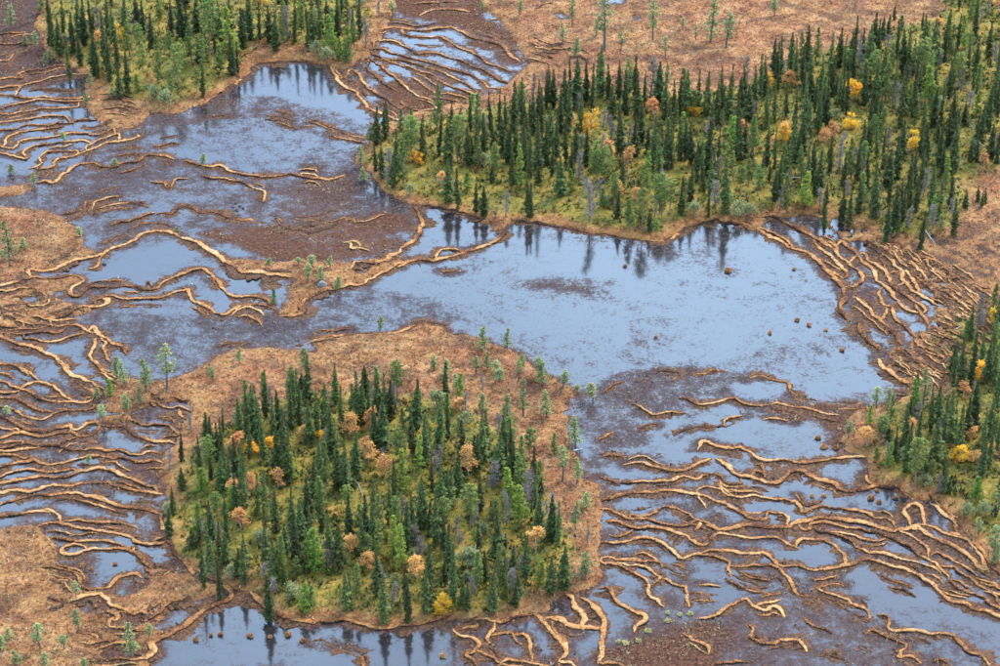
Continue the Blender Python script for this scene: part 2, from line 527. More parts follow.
(800,450): """w1.2 0,285 30,305 70,290 110,275 160,290 210,285 250,300 310,300 350,325 390,340 450,340 475,360 480,385
0,350 40,340 100,330 160,330 220,345 290,355 360,370 420,390 470,405 490,385 560,390 610,390 650,430 700,450 760,475 820,510 870,550 900,590 920,605
0,390 50,395 60,365 110,355 170,370 230,385 300,390 360,400 420,425 480,445 540,475 570,500 610,530 650,560 700,595 740,635
60,380 100,410 150,410 210,430 260,455 290,485 340,505 400,505 450,520 500,545 550,550 610,565
w.9 150,405 220,415 290,430 350,450 400,455 430,435
500,405 560,425 600,455 640,485 655,510 640,540
w1.1 560,370 620,370 660,385 720,420 770,430 830,445 860,480 890,520 920,560 940,600
w1.4 640,370 620,330 610,280 580,270 540,280 515,305 540,340
w1.4 660,260 700,300 740,330 780,360 790,390
w1.4 750,410 800,420 850,440 900,480 940,530 980,590 1000,610
w1.3 0,60 60,55 130,45 200,40 260,35 330,32
w1.7 0,95 40,115 80,145 130,160 170,170 200,195 250,205 300,190 340,185 400,170""",
(800,240): """w1.8 0,40 50,65 100,110 130,155 180,190 210,230 225,270 210,310 205,350 240,400
w1.5 60,20 110,40 150,70 165,95 210,130 230,165 215,185
w1.4 140,0 180,30 190,70 220,100 260,125 300,155 320,185 300,215 260,235 230,225
w1.2 250,30 280,60 270,100 260,120
w1.5 200,0 240,40 290,60 300,100 340,120 370,150 385,200 410,225 450,250 460,285 500,300
w1.4 320,60 350,100 400,135 440,175 460,215 500,250 540,280 590,320 640,350
w1.5 330,0 370,40 410,70 450,90 480,120 510,160 520,200 550,240 600,270 640,295 690,320
130,140 170,165 205,185
w1.3 400,255 410,300 430,330 470,330 480,300
w1.4 270,280 310,310 350,350 390,390 440,430 480,480 520,520
w2 290,390 300,430 310,480 360,515 400,550
w1.3 460,340 480,390 520,430 560,460 600,490
w1.3 430,340 410,380
w1.3 540,150 560,200 600,240
w1.3 480,50 520,90 560,120 600,150 640,200 660,260
w1.3 570,330 620,370 640,420
w1.3 500,300 520,340 580,360
w1.2 400,60 430,130 420,160
w1.2 450,160 500,150
w1.2 470,230 540,200""",
(600,120): """w1.4 780,540 830,570 880,590 920,610 950,640 1000,655
w1.2 790,535 830,545 880,565 930,590 950,620 960,650
w1.7 800,490 860,480 910,495 960,530 1000,550 1060,580 1100,600 1140,620 1170,640""",
(0,360): """0,15 50,18 90,30 130,60 165,80 195,100
100,135 150,120 195,105 240,110 280,130 300,165 330,190 370,200
0,100 40,105 70,130 100,145 150,155 190,180 220,205 280,208 340,205 400,210 460,210
w1.4 280,0 320,25 345,55 370,80 420,90 450,105 490,125 530,145
455,0 490,30 530,55 570,80 600,95
0,160 60,165 100,150
0,190 60,190 110,200 140,225 160,250 210,260 250,255
0,235 60,240 100,265 140,285 190,290 240,285 280,265 330,250 390,255 440,245 480,235
w1.2 0,280 50,290 90,315 130,345 180,355 230,350 280,335 340,330 350,320
w1.2 0,390 40,375 100,355 150,370 210,380 270,365 330,355 370,365 400,380 450,375 480,360 500,330 480,310 440,310 410,325 390,345 360,350
w1.2 500,320 550,325 610,325 640,350 660,375 700,385 740,400 780,410 830,410 880,420
650,290 690,315 740,325 790,320 850,320 880,345 900,370
790,400 830,380 900,380
0,435 50,435 100,420 150,420 200,430 240,420 290,430 340,445 390,455 430,450 460,435 500,435 540,455 590,450 640,465 700,475 740,455 780,455 830,465
300,420 340,395 390,380
w1.2 0,530 60,520 120,510 160,495 200,515 250,520 310,505 370,500 430,485 490,475 560,485 600,475 640,495 700,510 750,500 780,495 820,515
0,475 60,475 120,485 170,490
0,455 60,460 120,440 200,430
0,580 60,560 130,545 200,550 270,555 320,545 370,535
w1.2 0,615 60,605 110,590 180,580 250,582 320,580 370,565 380,545 440,550 500,540 560,540 590,565 640,585 700,605 750,625 790,635
780,205 830,240 900,235 960,255
750,195 780,230
860,185 900,200 950,200
890,250 930,295
0,340 40,345 90,340
r 380,110 430,140 480,170
r 430,185 480,180
0,415 60,405 110,400""",
(0,450): """w1.2 0,210 60,200 120,205 170,205 220,180 270,170 340,180 400,165 470,155 530,160 580,170 640,195 700,205 760,205 820,210
w1.3 0,270 60,250 130,230 200,225 270,220 340,210 400,215 450,230 510,245 570,265 640,285 700,290 760,300 810,310
460,215 500,235 560,255
0,325 60,320 130,310 190,300 240,310
w1.3 200,295 260,300 300,330 310,350
w1.3 190,375 250,360 320,370 390,375 450,395 520,405 590,410 650,430 700,460 750,470 800,465 820,460
310,350 370,340 430,350 480,360 550,360 610,370 680,390
760,455 780,440 810,435
250,440 320,445 390,455 450,450 510,450 570,465 620,475 670,480
w1.2 310,510 340,520 380,515 430,490 480,485 530,497 580,485 640,500 690,520 720,550 750,575
200,590 270,590 340,600 390,620 420,645
300,480 360,470 420,475""",
(0,533): """w1.2 280,180 340,185 390,205 400,240 430,270 480,275 530,275 560,245 600,215 650,210 690,195 720,220
250,240 320,235 360,260 380,280
w1.4 340,350 400,325 460,310 500,310 540,325 560,355 610,380 660,395 720,395 750,375 790,350
490,430 510,400 560,400 590,420 580,450
600,400 650,405 700,400 720,420
w1.2 720,450 760,430 800,400 830,360 880,340 950,320
w1.8 720,640 770,615 760,560 790,525 850,500 900,475 950,440 1000,385 1030,370 1080,345 1130,330 1160,310 1150,290 1120,270
400,545 470,545 530,530 590,525
490,600 520,570 580,555 640,560 700,550
430,640 520,640 600,635 680,635 740,620
550,480 620,480 660,490 740,490
r 760,180 800,180 850,150
r 230,330 300,340 340,350
r 240,380 320,375
r 380,500 440,500 480,520
560,440 540,460""",
(200,533): """rw1.3 560,540 620,545 680,550 740,575 790,595 825,625 830,670""",
(400,533): """w1.3 265,490 300,510 350,515 380,540 385,575 360,595 330,610 370,630 400,660
380,580 430,600 470,620 490,660
w1.2 465,455 450,490 430,520 440,540
440,510 500,500 560,495 580,530 600,550 640,555
580,505 620,500 645,520 650,560 660,600 650,630
w1.6 660,395 720,430 750,460 770,510 810,540 835,575 820,610 790,630
w1.8 720,420 780,420 840,455 900,465 960,470 1000,475
w1.7 820,300 870,335 890,365 910,400 915,440 900,465
w1.5 910,315 950,340 980,380 1000,400
w1.2 800,640 860,640 890,670
r 440,550 480,560 495,590
r 260,480 320,470 380,465
510,630 580,640 700,650 780,670""",
(1e-9, 0): """w1.7 1250,2965 1290,3000 1340,3040 1400,3080 1480,3100 1600,3105 1700,3090 1780,3105 1840,3125 1900,3135 2000,3130 2080,3125 2160,3100 2260,3085
rw1.3 2110,1015 2200,1035 2300,1055 2430,1100
rw1.3 2550,1105 2640,1105 2740,1115 2840,1135 3000,1165 3120,1175 3220,1200 3320,1200 3370,1175 3430,1135 3520,1105 3620,1100 3720,1120 3780,1145
rw1.4 1000,525 1090,460 1180,410 1235,370 1270,315 1370,310 1480,295 1560,305 1645,325
w2 4390,1790 4430,1845 4470,1875 4510,1890 4545,1925 4540,1980
w2 1510,1510 1510,1550 1480,1575 1410,1575
w1.5 1540,1490 1620,1460 1700,1435 1800,1425 1860,1385 1930,1350 2020,1310
rw1.3 1580,1690 1740,1675 1870,1670 2000,1665 2080,1610 2130,1600 2200,1630 2260,1670 2330,1665
w1.2 4330,2365 4330,2400 4400,2425 4500,2440 4550,2480
w1.3 2650,3070 2560,3095 2480,3105 2400,3100 2340,3085
rw1.3 810,2560 820,2650 850,2720 910,2800 975,2865 1075,2895 1160,2930""",
}
# ------------------------------------------------------------------ the lie of the land, as outlines in the photograph
LAND = [
 [(36,-60),(36,30),(48,56),(72,68),(90,76),(92,90),(102,98),(120,103),(140,110),(160,112),(175,115),(190,108),(200,105),(218,92),(236,82),(248,74),(254,62),(274,63),(296,60),(312,62),(328,64),(334,69),(345,70),(362,63),(364,45),(372,20),(380,-60)],
 [(470,-60),(480,5),(500,20),(512,40),(524,55),(527,66),(515,77),(500,90),(480,97),(450,104),(430,108),(410,112),(395,120),(380,125),(370,135),(357,155),(360,165),(370,175),(383,190),(395,198),(410,203),(422,204),(440,208),(460,212),(488,222),(491,232),(506,228),(510,222),(528,222),(548,224),(568,228),(600,234),(624,236),(644,241),(666,241),(674,236),(686,228),(704,222),(724,221),(744,225),(756,230),(762,221),(780,217),(800,215),(812,212),(832,225),(845,238),(862,248),(885,258),(910,268),(928,280),(938,300),(930,325),(905,345),(888,348),(880,354),(880,360),(886,370),(894,376),(902,378),(909,384),(909,394),(896,401),(876,404),(856,410),(846,420),(842,435),(840,446),(850,453),(870,454),(866,472),(866,480),(880,485),(900,488),(910,496),(912,500),(926,498),(936,498),(948,512),(958,524),(966,534),(976,540),(984,550),(992,562),(1002,572),(1080,620),(1180,640),(1180,-60)],
 [(118,374),(135,379),(150,381),(172,377),(185,373),(200,366),(215,357),(230,349),(254,348),(280,348),(300,350),(314,352),(309,344),(310,337),(328,339),(348,335),(374,334),(400,334),(416,322),(426,320),(440,326),(452,335),(466,333),(480,337),(494,342),(512,349),(528,360),(548,374),(572,385),(580,390),(572,398),(564,408),(568,426),(572,446),(578,460),(580,472),(590,480),(603,488),(602,510),(597,540),(602,560),(602,575),(597,584),(588,588),(578,595),(566,593),(552,602),(547,610),(530,614),(512,619),(496,621),(480,621),(468,617),(452,618),(432,622),(416,627),(400,628),(380,629),(368,627),(356,623),(340,620),(320,623),(296,622),(280,618),(268,608),(258,598),(250,596),(248,589),(232,587),(215,580),(195,575),(182,562),(170,545),(164,530),(162,510),(161,490),(160,466),(166,452),(176,440),(184,428),(190,412),(182,402),(165,400),(150,399),(135,397),(116,393),(112,382)],
 [(-90,528),(0,528),(15,524),(28,523),(38,526),(44,532),(50,538),(57,545),(58,556),(62,565),(56,575),(64,585),(72,595),(70,605),(78,612),(83,625),(88,640),(93,655),(96,740),(-90,740)],
 [(-90,206),(10,206),(40,209),(62,214),(74,224),(82,236),(86,246),(96,252),(75,262),(60,269),(35,271),(29,275),(48,280),(75,276),(83,281),(72,288),(50,292),(55,298),(75,303),(96,307),(90,313),(60,318),(35,322),(18,325),(0,330),(-90,334)],
 [(-90,184),(0,186),(20,184),(36,182),(30,190),(18,194),(0,197),(-90,199)],
 [(250,257),(270,260),(300,261),(340,259),(352,262),(372,259),(400,252),(405,262),(386,270),(372,277),(360,286),(340,287),(324,293),(308,299),(302,301),(302,310),(296,316),(280,316),(278,310),(284,300),(292,284),(294,277),(260,276),(240,275),(226,266),(224,260)],
]
LAND += [[(98,388),(112,383),(150,393),(152,402),(140,411),(120,413),(105,409)], [(85,387),(98,386),(104,396),(96,402),(88,397)],
 [(100,418),(125,412),(134,418),(120,424),(104,424)],
 [(356,72),(360,-60),(402,-60),(396,8),(386,30),(374,45),(366,62)],
 [(80,78),(100,90),(150,103),(146,118),(126,129),(104,126),(88,112)]]
LAND.append([(50,575),(70,584),(92,590),(130,600),(148,586),(150,566),(190,573),(228,588),(192,600),(165,622),(152,648),(146,720),(88,720)])
# open pools inside the land outlines
HOLES = [[(20,297),(30,293),(38,295),(40,301),(32,303),(22,303)],
         [(354,267),(362,265),(370,267),(366,272),(356,273)],
         [(804,215),(812,214),(822,222),(834,236),(826,238),(815,235),(806,226)],
         [(926,502),(932,500),(944,513),(955,522),(952,531),(944,527),(934,522),(927,511)],
         [(632,14),(641,16),(641,20),(634,20)], [(600,2),(615,5),(628,3),(620,-6),(600,-8)], [(552,12),(562,12),(572,18),(560,20)],
         [(474,15),(482,12),(488,19),(478,22)],
         [(77,606),(84,600),(97,596),(106,598),(112,606),(106,612),(96,614),(86,613)], [(118,618),(124,614),(138,613),(144,619),(140,625),(128,627),(120,625)],
         [(152,626),(162,620),(170,612),(176,604),(190,600),(200,600),(196,610),(186,620),(172,628),(158,630)], [(98,654),(106,648),(124,645),(140,646),(147,652),(138,656),(110,658)],
         [(86,646),(96,641),(112,639),(118,642),(104,647)], [(112,590),(120,582),(132,579),(144,578),(146,584),(136,588),(122,592)]]
FOREST = {
 'A': [(45,-60),(45,30),(55,55),(78,68),(95,84),(108,96),(130,102),(165,103),(195,97),(215,87),(232,70),(242,52),(262,42),(300,48),(325,56),(340,66),(358,60),(362,30),(372,0),(372,-60)],
 'B': [(366,178),(372,150),(385,132),(410,125),(450,118),(490,112),(540,98),(600,92),(650,96),(700,98),(745,88),(790,62),(830,52),(880,42),(930,24),(955,0),(960,-60),(1180,-60),(1180,170),(1000,165),(965,190),(955,222),(938,236),(915,238),(890,232),(860,222),(820,210),(790,214),(760,212),(730,214),(690,220),(668,236),(640,238),(605,230),(570,224),(540,218),(505,220),(480,216),(440,205),(410,200),(390,194)],
 'C': [(168,540),(166,500),(178,470),(190,445),(225,420),(300,398),(350,396),(400,398),(440,400),(475,412),(500,436),(528,462),(552,500),(566,545),(562,575),(548,592),(520,604),(470,608),(430,614),(380,616),(330,612),(290,612),(268,598),(245,580),(205,574)],
 'D': [(868,458),(880,425),(900,405),(930,398),(955,385),(940,365),(935,345),(960,322),(980,312),(1000,305),(1180,290),(1180,640),(1060,590),(1000,552),(975,520),(950,500),(915,488),(885,478)]}
# (outline, share of drowned sedge and mud, redness)
MUD = [
 ([(400,275),(510,228),(760,232),(850,300),(900,395),(780,388),(640,366),(560,370),(480,330),(430,312)], .31, .1),
 ([(245,78),(300,64),(330,72),(375,125),(300,112),(240,100)], .2, .1),
 ([(90,270),(150,238),(215,262),(285,285),(200,300),(100,285)], .24, .1),
 ([(0,340),(60,335),(100,360),(110,385),(40,380),(0,365)], .24, .1),
 ([(120,108),(200,104),(215,118),(262,128),(330,112),(372,128),(412,120),(415,160),(370,180),(410,205),(395,250),(300,265),(250,255),(200,230),(150,242),(90,250),(60,218),(-60,218),(-60,190),(60,165),(130,150)], .60, .25),
 ([(150,128),(250,98),(340,118),(388,140),(362,168),(260,172),(190,168),(140,155)], .46, .12),
 ([(280,195),(340,180),(372,182),(360,200),(330,215),(290,215),(270,205)], .74, .5),
 ([(205,232),(260,222),(330,228),(400,213),(412,235),(380,250),(310,262),(250,258),(225,245)], .74, .9),
 ([(80,312),(200,308),(300,318),(352,333),(300,350),(230,350),(180,376),(130,372),(100,335)], .60, .1),
 ([(310,300),(380,285),(470,300),(450,330),(400,332),(330,336)], .47, .05),
 ([(392,70),(420,82),(450,92),(482,96),(450,104),(390,126),(374,118),(380,90)], .93, 1.0),
 ([(395,-60),(480,-60),(500,20),(515,45),(522,62),(510,62),(470,35),(440,28),(400,24),(382,30)], .93, 1.0),
 ([(564,392),(590,384),(620,374),(700,368),(735,376),(720,392),(690,412),(640,440),(600,470),(582,458)], .60, .2),
 ([(595,640),(640,612),(700,600),(760,600),(800,588),(850,598),(880,610),(920,640),(960,668),(960,760),(540,760),(580,650)], .60, .4),
 ([(600,655),(650,640),(700,625),(720,650),(700,690),(600,700)], .9, .9),
 ([(60,545),(100,590),(130,602),(150,562),(190,572),(235,590),(180,612),(150,642),(120,670),(110,740),(75,740),(80,620)], .80, .7),
 ([(148,455),(166,468),(166,520),(152,548),(144,500)], .6, .6),
 ([(215,655),(255,648),(290,640),(330,655),(345,690),(200,700)], .60, .05),
 ([(520,281),(550,273),(600,274),(620,278),(580,290),(545,292)], .60, .2),
 ([(470,312),(512,305),(505,328),(475,332)], .46, .0), ([(460,262),(490,260),(487,280),(465,279)], .5, .0),
 ([(512,222),(560,228),(640,243),(668,243),(664,262),(648,284),(620,264),(560,252),(520,240)], .40, .2),
 ([(-60,-60),(40,-60),(46,50),(70,70),(60,85),(20,80),(0,90),(-60,90)], .86, .6),
 ([(122,394),(192,400),(182,440),(166,452),(140,428),(120,412)], .58, .5),
 ([(775,398),(850,402),(900,398),(850,445),(835,442),(815,425),(780,415)], .84, .8),
 ([(856,290),(880,284),(890,318),(872,332),(854,306)], .75, .4),
 ([(896,378),(910,380),(908,400),(880,403),(860,402)], .55, .2),
 ([(160,105),(205,100),(236,82),(240,100),(212,128),(180,130)], .62, .5),
 ([(250,92),(300,115),(340,118),(330,130),(250,122)], .55, .3),
 ([(620,560),(690,575),(715,600),(660,612),(640,590)], .6, .4),
 ([(420,617),(520,640),(600,660),(600,740),(430,740),(470,650)], .62, .4),
 ([(830,600),(900,580),(960,610),(1010,660),(960,670),(900,630)], .42, .1),
 ([(60,196),(150,170),(200,200),(180,225),(110,240),(80,225)], .5, .2),
]

def wpoly(p, z=.15, n=2, jit=.0):
    p = chaikin(p, n, True)
    return G(p[:, 0], p[:, 1], z)

# fine grid in the middle, growing cells out to the horizon
def axis(lo, hi, st):
    mid = np.arange(lo, hi + st / 2, st)
    out = [0]; d = st
    while out[-1] < 6000: d *= 1.28; out.append(out[-1] + d)
    out = np.array(out[1:])
    return np.concatenate((lo - out[::-1], mid, hi + out))
ax, ay = axis(-128, 128, .42), axis(-112, 178, .42)
X, Y = np.meshgrid(ax, ay)
core = (np.abs(X) < 130) & (Y > -114) & (Y < 180)
wob = (fbm(X, Y, 5.0, 4, 3) - .5) * 3.2
sd = np.full(X.shape, -1e9)
for pl in LAND: sd = np.maximum(sd, signed_dist(X, Y, wpoly(pl)))
sd = np.where(sd < -1e8, -14.0, sd) + wob * .6 + (fbm(X, Y, 1.6, 3, 4) - .5) * 1.5
for pl in HOLES: sd = np.minimum(sd, -signed_dist(X, Y, wpoly(pl)) + wob * .2)
# the net bog right of the lake: hollows between its cushions hold water
def spec(pl, m=4): return sstep(-m, m, signed_dist(X, Y, wpoly(pl)))
netw = spec([(815,205),(870,228),(935,262),(975,300),(935,345),(895,378),(862,330),(850,270)], 6)
cu, sv = X * .78 - Y * .30, X * .62 + Y * .52
cell = np.abs(fbm(cu + 4 * wob, sv, 3.6, 3, 101) - .5) * 2
sd = np.where(netw > .02, np.minimum(sd, 30 * (.30 + .5 * (1 - netw) - cell)*-1 * 1.0 + 0), sd) if False else sd - netw * 9 * sstep(.24, .38, cell)
# beyond the traced part the mire goes on as dry bog
far = sstep(120, 150, np.abs(X)) + sstep(-100, -125, Y) + sstep(165, 190, Y)
sd = np.where(core, sd, np.maximum(sd, 30 * np.clip(far, 0, 1) - 10))
fo = np.full(X.shape, -1e9)
for pl in FOREST.values(): fo = np.maximum(fo, signed_dist(X, Y, wpoly(pl)))
fo = np.maximum(fo, -14) + (fbm(X, Y, 7, 4, 9) - .5) * 7
wf = sstep(-2.2, 2.2, fo)
hum = fbm(X, Y, 1.1, 3, 21) ; hum2 = fbm(X, Y, 5, 3, 27)
H = -.45 + .78 * sstep(-.9, .9, sd) + sstep(0, 3, sd) * ((hum - .5) * .42 + (hum2 - .35) * .35) + wf * sstep(0, 6, sd) * (.25 + .9 * (fbm(X, Y, 12, 3, 31)) + .4 * (hum - .5))
H = np.where(core, H, H * .6 + .1)
wbank = sstep(-.5, .2, sd) * (1 - sstep(.6, 3.8, sd + (hum2 - .5) * 7 + (hum - .5) * 4)) * (.55 + .45 * sstep(.4, .55, fbm(X, Y, 9, 3, 33)))
redz = np.zeros(X.shape)
for pl, w in (([(515,352),(560,385),(585,395),(570,430),(590,480),(600,500),(560,480),(540,430),(500,380)], .55), ([(845,410),(905,398),(925,420),(900,480),(850,450)], .7), ([(655,240),(680,228),(720,214),(800,205),(830,222),(760,232)], .45),
              ([(225,92),(250,62),(330,58),(340,72),(250,75)], .5), ([(70,70),(95,85),(150,112),(80,130),(40,100)], .4), ([(-60,206),(90,206),(80,300),(-60,330)], .35)):
    redz = np.maximum(redz, w * sstep(-2.5, 2.5, signed_dist(X, Y, wpoly(pl))))
redz *= sstep(.35, .6, fbm(X, Y, 4, 3, 41)) * (1 - wf * .7)
# wet rusty hollows, drawn out along the contour
hol = fbm(X * .45, Y * 1.1 + 2 * wob, 2.4, 4, 45)
redz = np.maximum(redz, .6 * sstep(.53, .66, hol) * (1 - wf))
netb = spec([(800,205),(1000,232),(1080,240),(1080,380),(950,390),(890,385),(850,330)], 6)
redz = np.maximum(redz, netb * sstep(.20, .34, cell))
wbank = np.maximum(wbank, .55 * netb * (1 - sstep(.20, .34, cell)) * (1 - wf))
ny, nx = X.shape
idx = np.arange(nx * ny).reshape(ny, nx)
F = np.stack((idx[:-1, :-1], idx[:-1, 1:], idx[1:, 1:], idx[1:, :-1]), -1).reshape(-1, 4)
V = np.stack((X, Y, H), -1).reshape(-1, 3)
cols = np.stack((wf, wbank, redz), -1).reshape(-1, 3)
ground = obj('ground', mesh('ground', V, F, True, cols), m_ground, kind='structure')

def gsample(A, x, y):
    i = np.clip(np.searchsorted(ax, x) - 1, 0, nx - 2); j = np.clip(np.searchsorted(ay, y) - 1, 0, ny - 2)
    fx = (x - ax[i]) / (ax[i + 1] - ax[i]); fy = (y - ay[j]) / (ay[j + 1] - ay[j])
    return (A[j, i] * (1 - fx) + A[j, i + 1] * fx) * (1 - fy) + (A[j + 1, i] * (1 - fx) + A[j + 1, i + 1] * fx) * fy

# ------------------------------------------------------------------ courses of the string ridges
LINES = []
for (ox, oy), txt in RIDGES.items():
    for line in txt.strip().splitlines():
        tok = line.split(); width, red = 1.0, False
        if ',' not in tok[0]:
            hd = tok.pop(0); red = hd[0] == 'r'; hd = hd.lstrip('r')
            if hd: width = float(hd[1:])
        LINES.append([np.array([tuple(map(float, a.split(','))) for a in tok]) / 5 + (ox, oy), width, red])
for bx in (200, 400, 600, 800):                 # strings cut at a tracing border are one string
    Ls = [l for l in LINES if abs(l[0][-1][0] - bx) < 1.5 and l[0][-2][0] < bx]
    Rs = [l for l in LINES if abs(l[0][0][0] - bx) < 1.5 and l[0][1][0] > bx]
    pr = sorted(((abs(a[0][-1][1] - b[0][0][1]), i, j) for i, a in enumerate(Ls) for j, b in enumerate(Rs)))
    ul, ur = set(), set()
    for d, i, j in pr:
        if d > 7 or i in ul or j in ur or Ls[i] is Rs[j]: continue
        ul.add(i); ur.add(j); a, b = Ls[i], Rs[j]
        m_ = (a[0][-1] + b[0][0]) / 2
        a[0] = np.vstack((a[0][:-1], m_, b[0][1:])); a[1] = max(a[1], b[1])
        LINES = [l for l in LINES if l is not b]
# a string that stops just short of another grows into it
segs = [(i, a, b) for i, l in enumerate(LINES) for a, b in zip(l[0][:-1], l[0][1:])]
SA, SB, SI = np.array([q[1] for q in segs]), np.array([q[2] for q in segs]), np.array([q[0] for q in segs])
def nearest(i, p, lo=0.0):
    e = SB - SA; t = np.clip(((p - SA) * e).sum(1) / ((e * e).sum(1) + 1e-9), 0, 1)
    c = SA + e * t[:, None]; d = np.hypot(*(c - p).T); d[SI == i] = 1e9
    k = d.argmin(); return d[k], c[k]
for i, l in enumerate(LINES):
    for end in (0, -1):
        if not 3 < l[0][end][0] < 997: continue
        d, c = nearest(i, l[0][end])
        if 1.5 < d < 7.5: l[0] = np.vstack((c, l[0])) if end == 0 else np.vstack((l[0], c))
# fainter drowned strings lie between the strong ones
fr = random.Random(41); extra = 0; base = list(LINES[:-11])
while extra < 240:
    l = fr.choice(base); p = l[0]
    if len(p) < 4: continue
    k0 = fr.randrange(0, len(p) - 2); k1 = min(len(p), k0 + fr.randrange(3, 6))
    q = p[k0:k1] + (fr.uniform(-3, 3), fr.choice((-1, 1)) * fr.uniform(3.2, 9))
    mids = [nearest(-1, c)[0] for c in q]
    if min(mids) < 2.2 or not (440 < q[0][1] or q[0][0] < 330 or q[0][1] < 110 or q[0][0] > 800): continue
    LINES.append([q, fr.uniform(.5, .9), fr.random() < .75]); extra += 1
# the close net of cushions right of the lake
NET = [(862,236),(915,250),(968,272),(990,310),(960,345),(925,378),(898,372),(886,352),(925,330),(936,302),(905,268)]
got = 0
while got < 150:
    x, y = fr.uniform(860, 992), fr.uniform(234, 380)
    if not inside(x, y, NET): continue
    n_ = fr.randrange(3, 6); st = fr.uniform(4, 6); q = [(x, y)]
    for _ in range(n_): q.append((q[-1][0] + st * fr.uniform(.7, 1.3), q[-1][1] + st * fr.uniform(.25, 1.0)))
    q = np.array(q); ds = [nearest(-1, c)[0] for c in q]
    if min(ds) < .8: continue
    LINES.append([q, fr.uniform(.55, 1.0), fr.random() < .3]); got += 1
LINEW = []
for pts, width, red in LINES:
    w = G(pts[:, 0], pts[:, 1], .25)
    if pts[0, 0] <= 0.5: w = np.vstack((w[0] + (w[0] - w[1]) * 2.2 + (0, .6), w))
    if pts[-1, 0] >= 999: w = np.vstack((w, w[-1] + (w[-1] - w[-2]) * 2.2))
    LINEW.append(w)

# ------------------------------------------------------------------ water: level sheets that meet edge to edge, one to each water body
wx, wy = np.arange(-150, 150.1, .75), np.arange(-130, 200.1, .75)
WX, WY = np.meshgrid(wx, wy)
mud = .29 + .26 * (fbm(WX, WY, 22, 3, 51) - .5); redw = np.full(WX.shape, .12)
for pl, m_, r_ in MUD:
    w = sstep(-2.4, 2.4, signed_dist(WX, WY, wpoly(pl, 0)) + (fbm(WX * .6, WY, 7, 4, 61) - .5) * 13)
    mud = mud * (1 - w) + (m_ + .16 * (fbm(WX * .7, WY, 14, 3, 55) - .5)) * w; redw = redw * (1 - w) + r_ * w
shore = gsample(sd, WX, WY)
mud = np.maximum(mud, .62 * sstep(-2.2, -.2, shore)); redw = np.maximum(redw, .7 * sstep(-2.5, -.3, shore))
# peat silt gathers along the foot of the strings
rd_ = np.full(WX.shape, 9.0)
for w, (pts, width, red) in zip(LINEW, LINES):
    p = chaikin(w, 1); sg = np.hypot(*np.diff(p, axis=0).T); sl = np.concatenate(([0], np.cumsum(sg)))
    t = np.arange(0, sl[-1], .5); x, y = np.interp(t, sl, p[:, 0]), np.interp(t, sl, p[:, 1])
    i0, j0 = np.round((x - wx[0]) / .75).astype(int), np.round((y - wy[0]) / .75).astype(int)
    for di in range(-4, 5):
        for dj in range(-4, 5):
            i, j = i0 + di, j0 + dj; ok = (i >= 0) & (i < len(wx)) & (j >= 0) & (j < len(wy))
            np.minimum.at(rd_, (j[ok], i[ok]), np.hypot(wx[i[ok]] - x[ok], wy[j[ok]] - y[ok]) - width * .3)
nz = fbm(WX, WY, 5, 3, 91)
near = (1 - sstep(.2, 2.4, rd_)) * sstep(.25, .65, nz)
mud = np.maximum(mud, np.where(near > 0, .22 + .55 * near, 0)); redw = np.maximum(redw, .25 * near)
LAKE_C = [(60,225),(130,232),(300,290),(330,285),(505,225),(760,228),(905,320),(912,402),(800,392),(700,368),(575,388),(430,318),(310,350),(90,372),(60,330)]
BODIES = [('lake_water', LAKE_C), ('upper_lake_water', [(120,100),(250,40),(345,60),(420,125),(420,205),(360,262),(250,257),(60,215),(80,180),(150,140)]),
          ('upper_fen_water', [(334,60),(372,-60),(640,-60),(640,60),(540,80),(400,130),(345,90)]),
          ('left_fen_water', [(-300,330),(60,330),(90,372),(250,500),(160,585),(60,560),(-300,540)]),
          ('front_pool_water', [(-300,540),(60,560),(160,585),(240,570),(480,600),(490,800),(-300,800)]),
          ('right_fen_water', [(490,800),(480,600),(570,560),(575,388),(700,368),(800,392),(1300,420),(1300,800)])]
cx, cy = (WX[:-1, :-1] + .375), (WY[:-1, :-1] + .375)
own = np.full(cx.shape, len(BODIES))
for k in reversed(range(len(BODIES))):
    pl = G(*np.array(BODIES[k][1], float).T, 0)
    own = np.where(signed_dist(cx, cy, pl) > 0, k, own)
wi = np.arange(WX.size).reshape(WX.shape)
WF = np.stack((wi[:-1, :-1], wi[:-1, 1:], wi[1:, 1:], wi[1:, :-1]), -1)
csd = gsample(sd, cx, cy)
for k, nm in enumerate([b[0] for b in BODIES] + ['fen_water']):
    f = WF[(own == k) & (csd < 2.5)]
    if not len(f): continue
    u, inv = np.unique(f, return_inverse=True)
    v = np.stack((WX.ravel()[u], WY.ravel()[u], np.zeros(len(u))), -1)
    obj(nm, mesh(nm, v, inv.reshape(-1, 4), True, None, {'mud': mud.ravel()[u], 'red': redw.ravel()[u]}), m_water, kind='structure')

# ------------------------------------------------------------------ the ridges: peat walls with a sedge thatch
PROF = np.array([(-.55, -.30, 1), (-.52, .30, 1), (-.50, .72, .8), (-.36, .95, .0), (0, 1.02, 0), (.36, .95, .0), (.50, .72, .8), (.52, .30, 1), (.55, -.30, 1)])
SEDGE = np.array([(.44, .29, .13), (.36, .20, .075), (.48, .35, .19), (.27, .14, .055)])

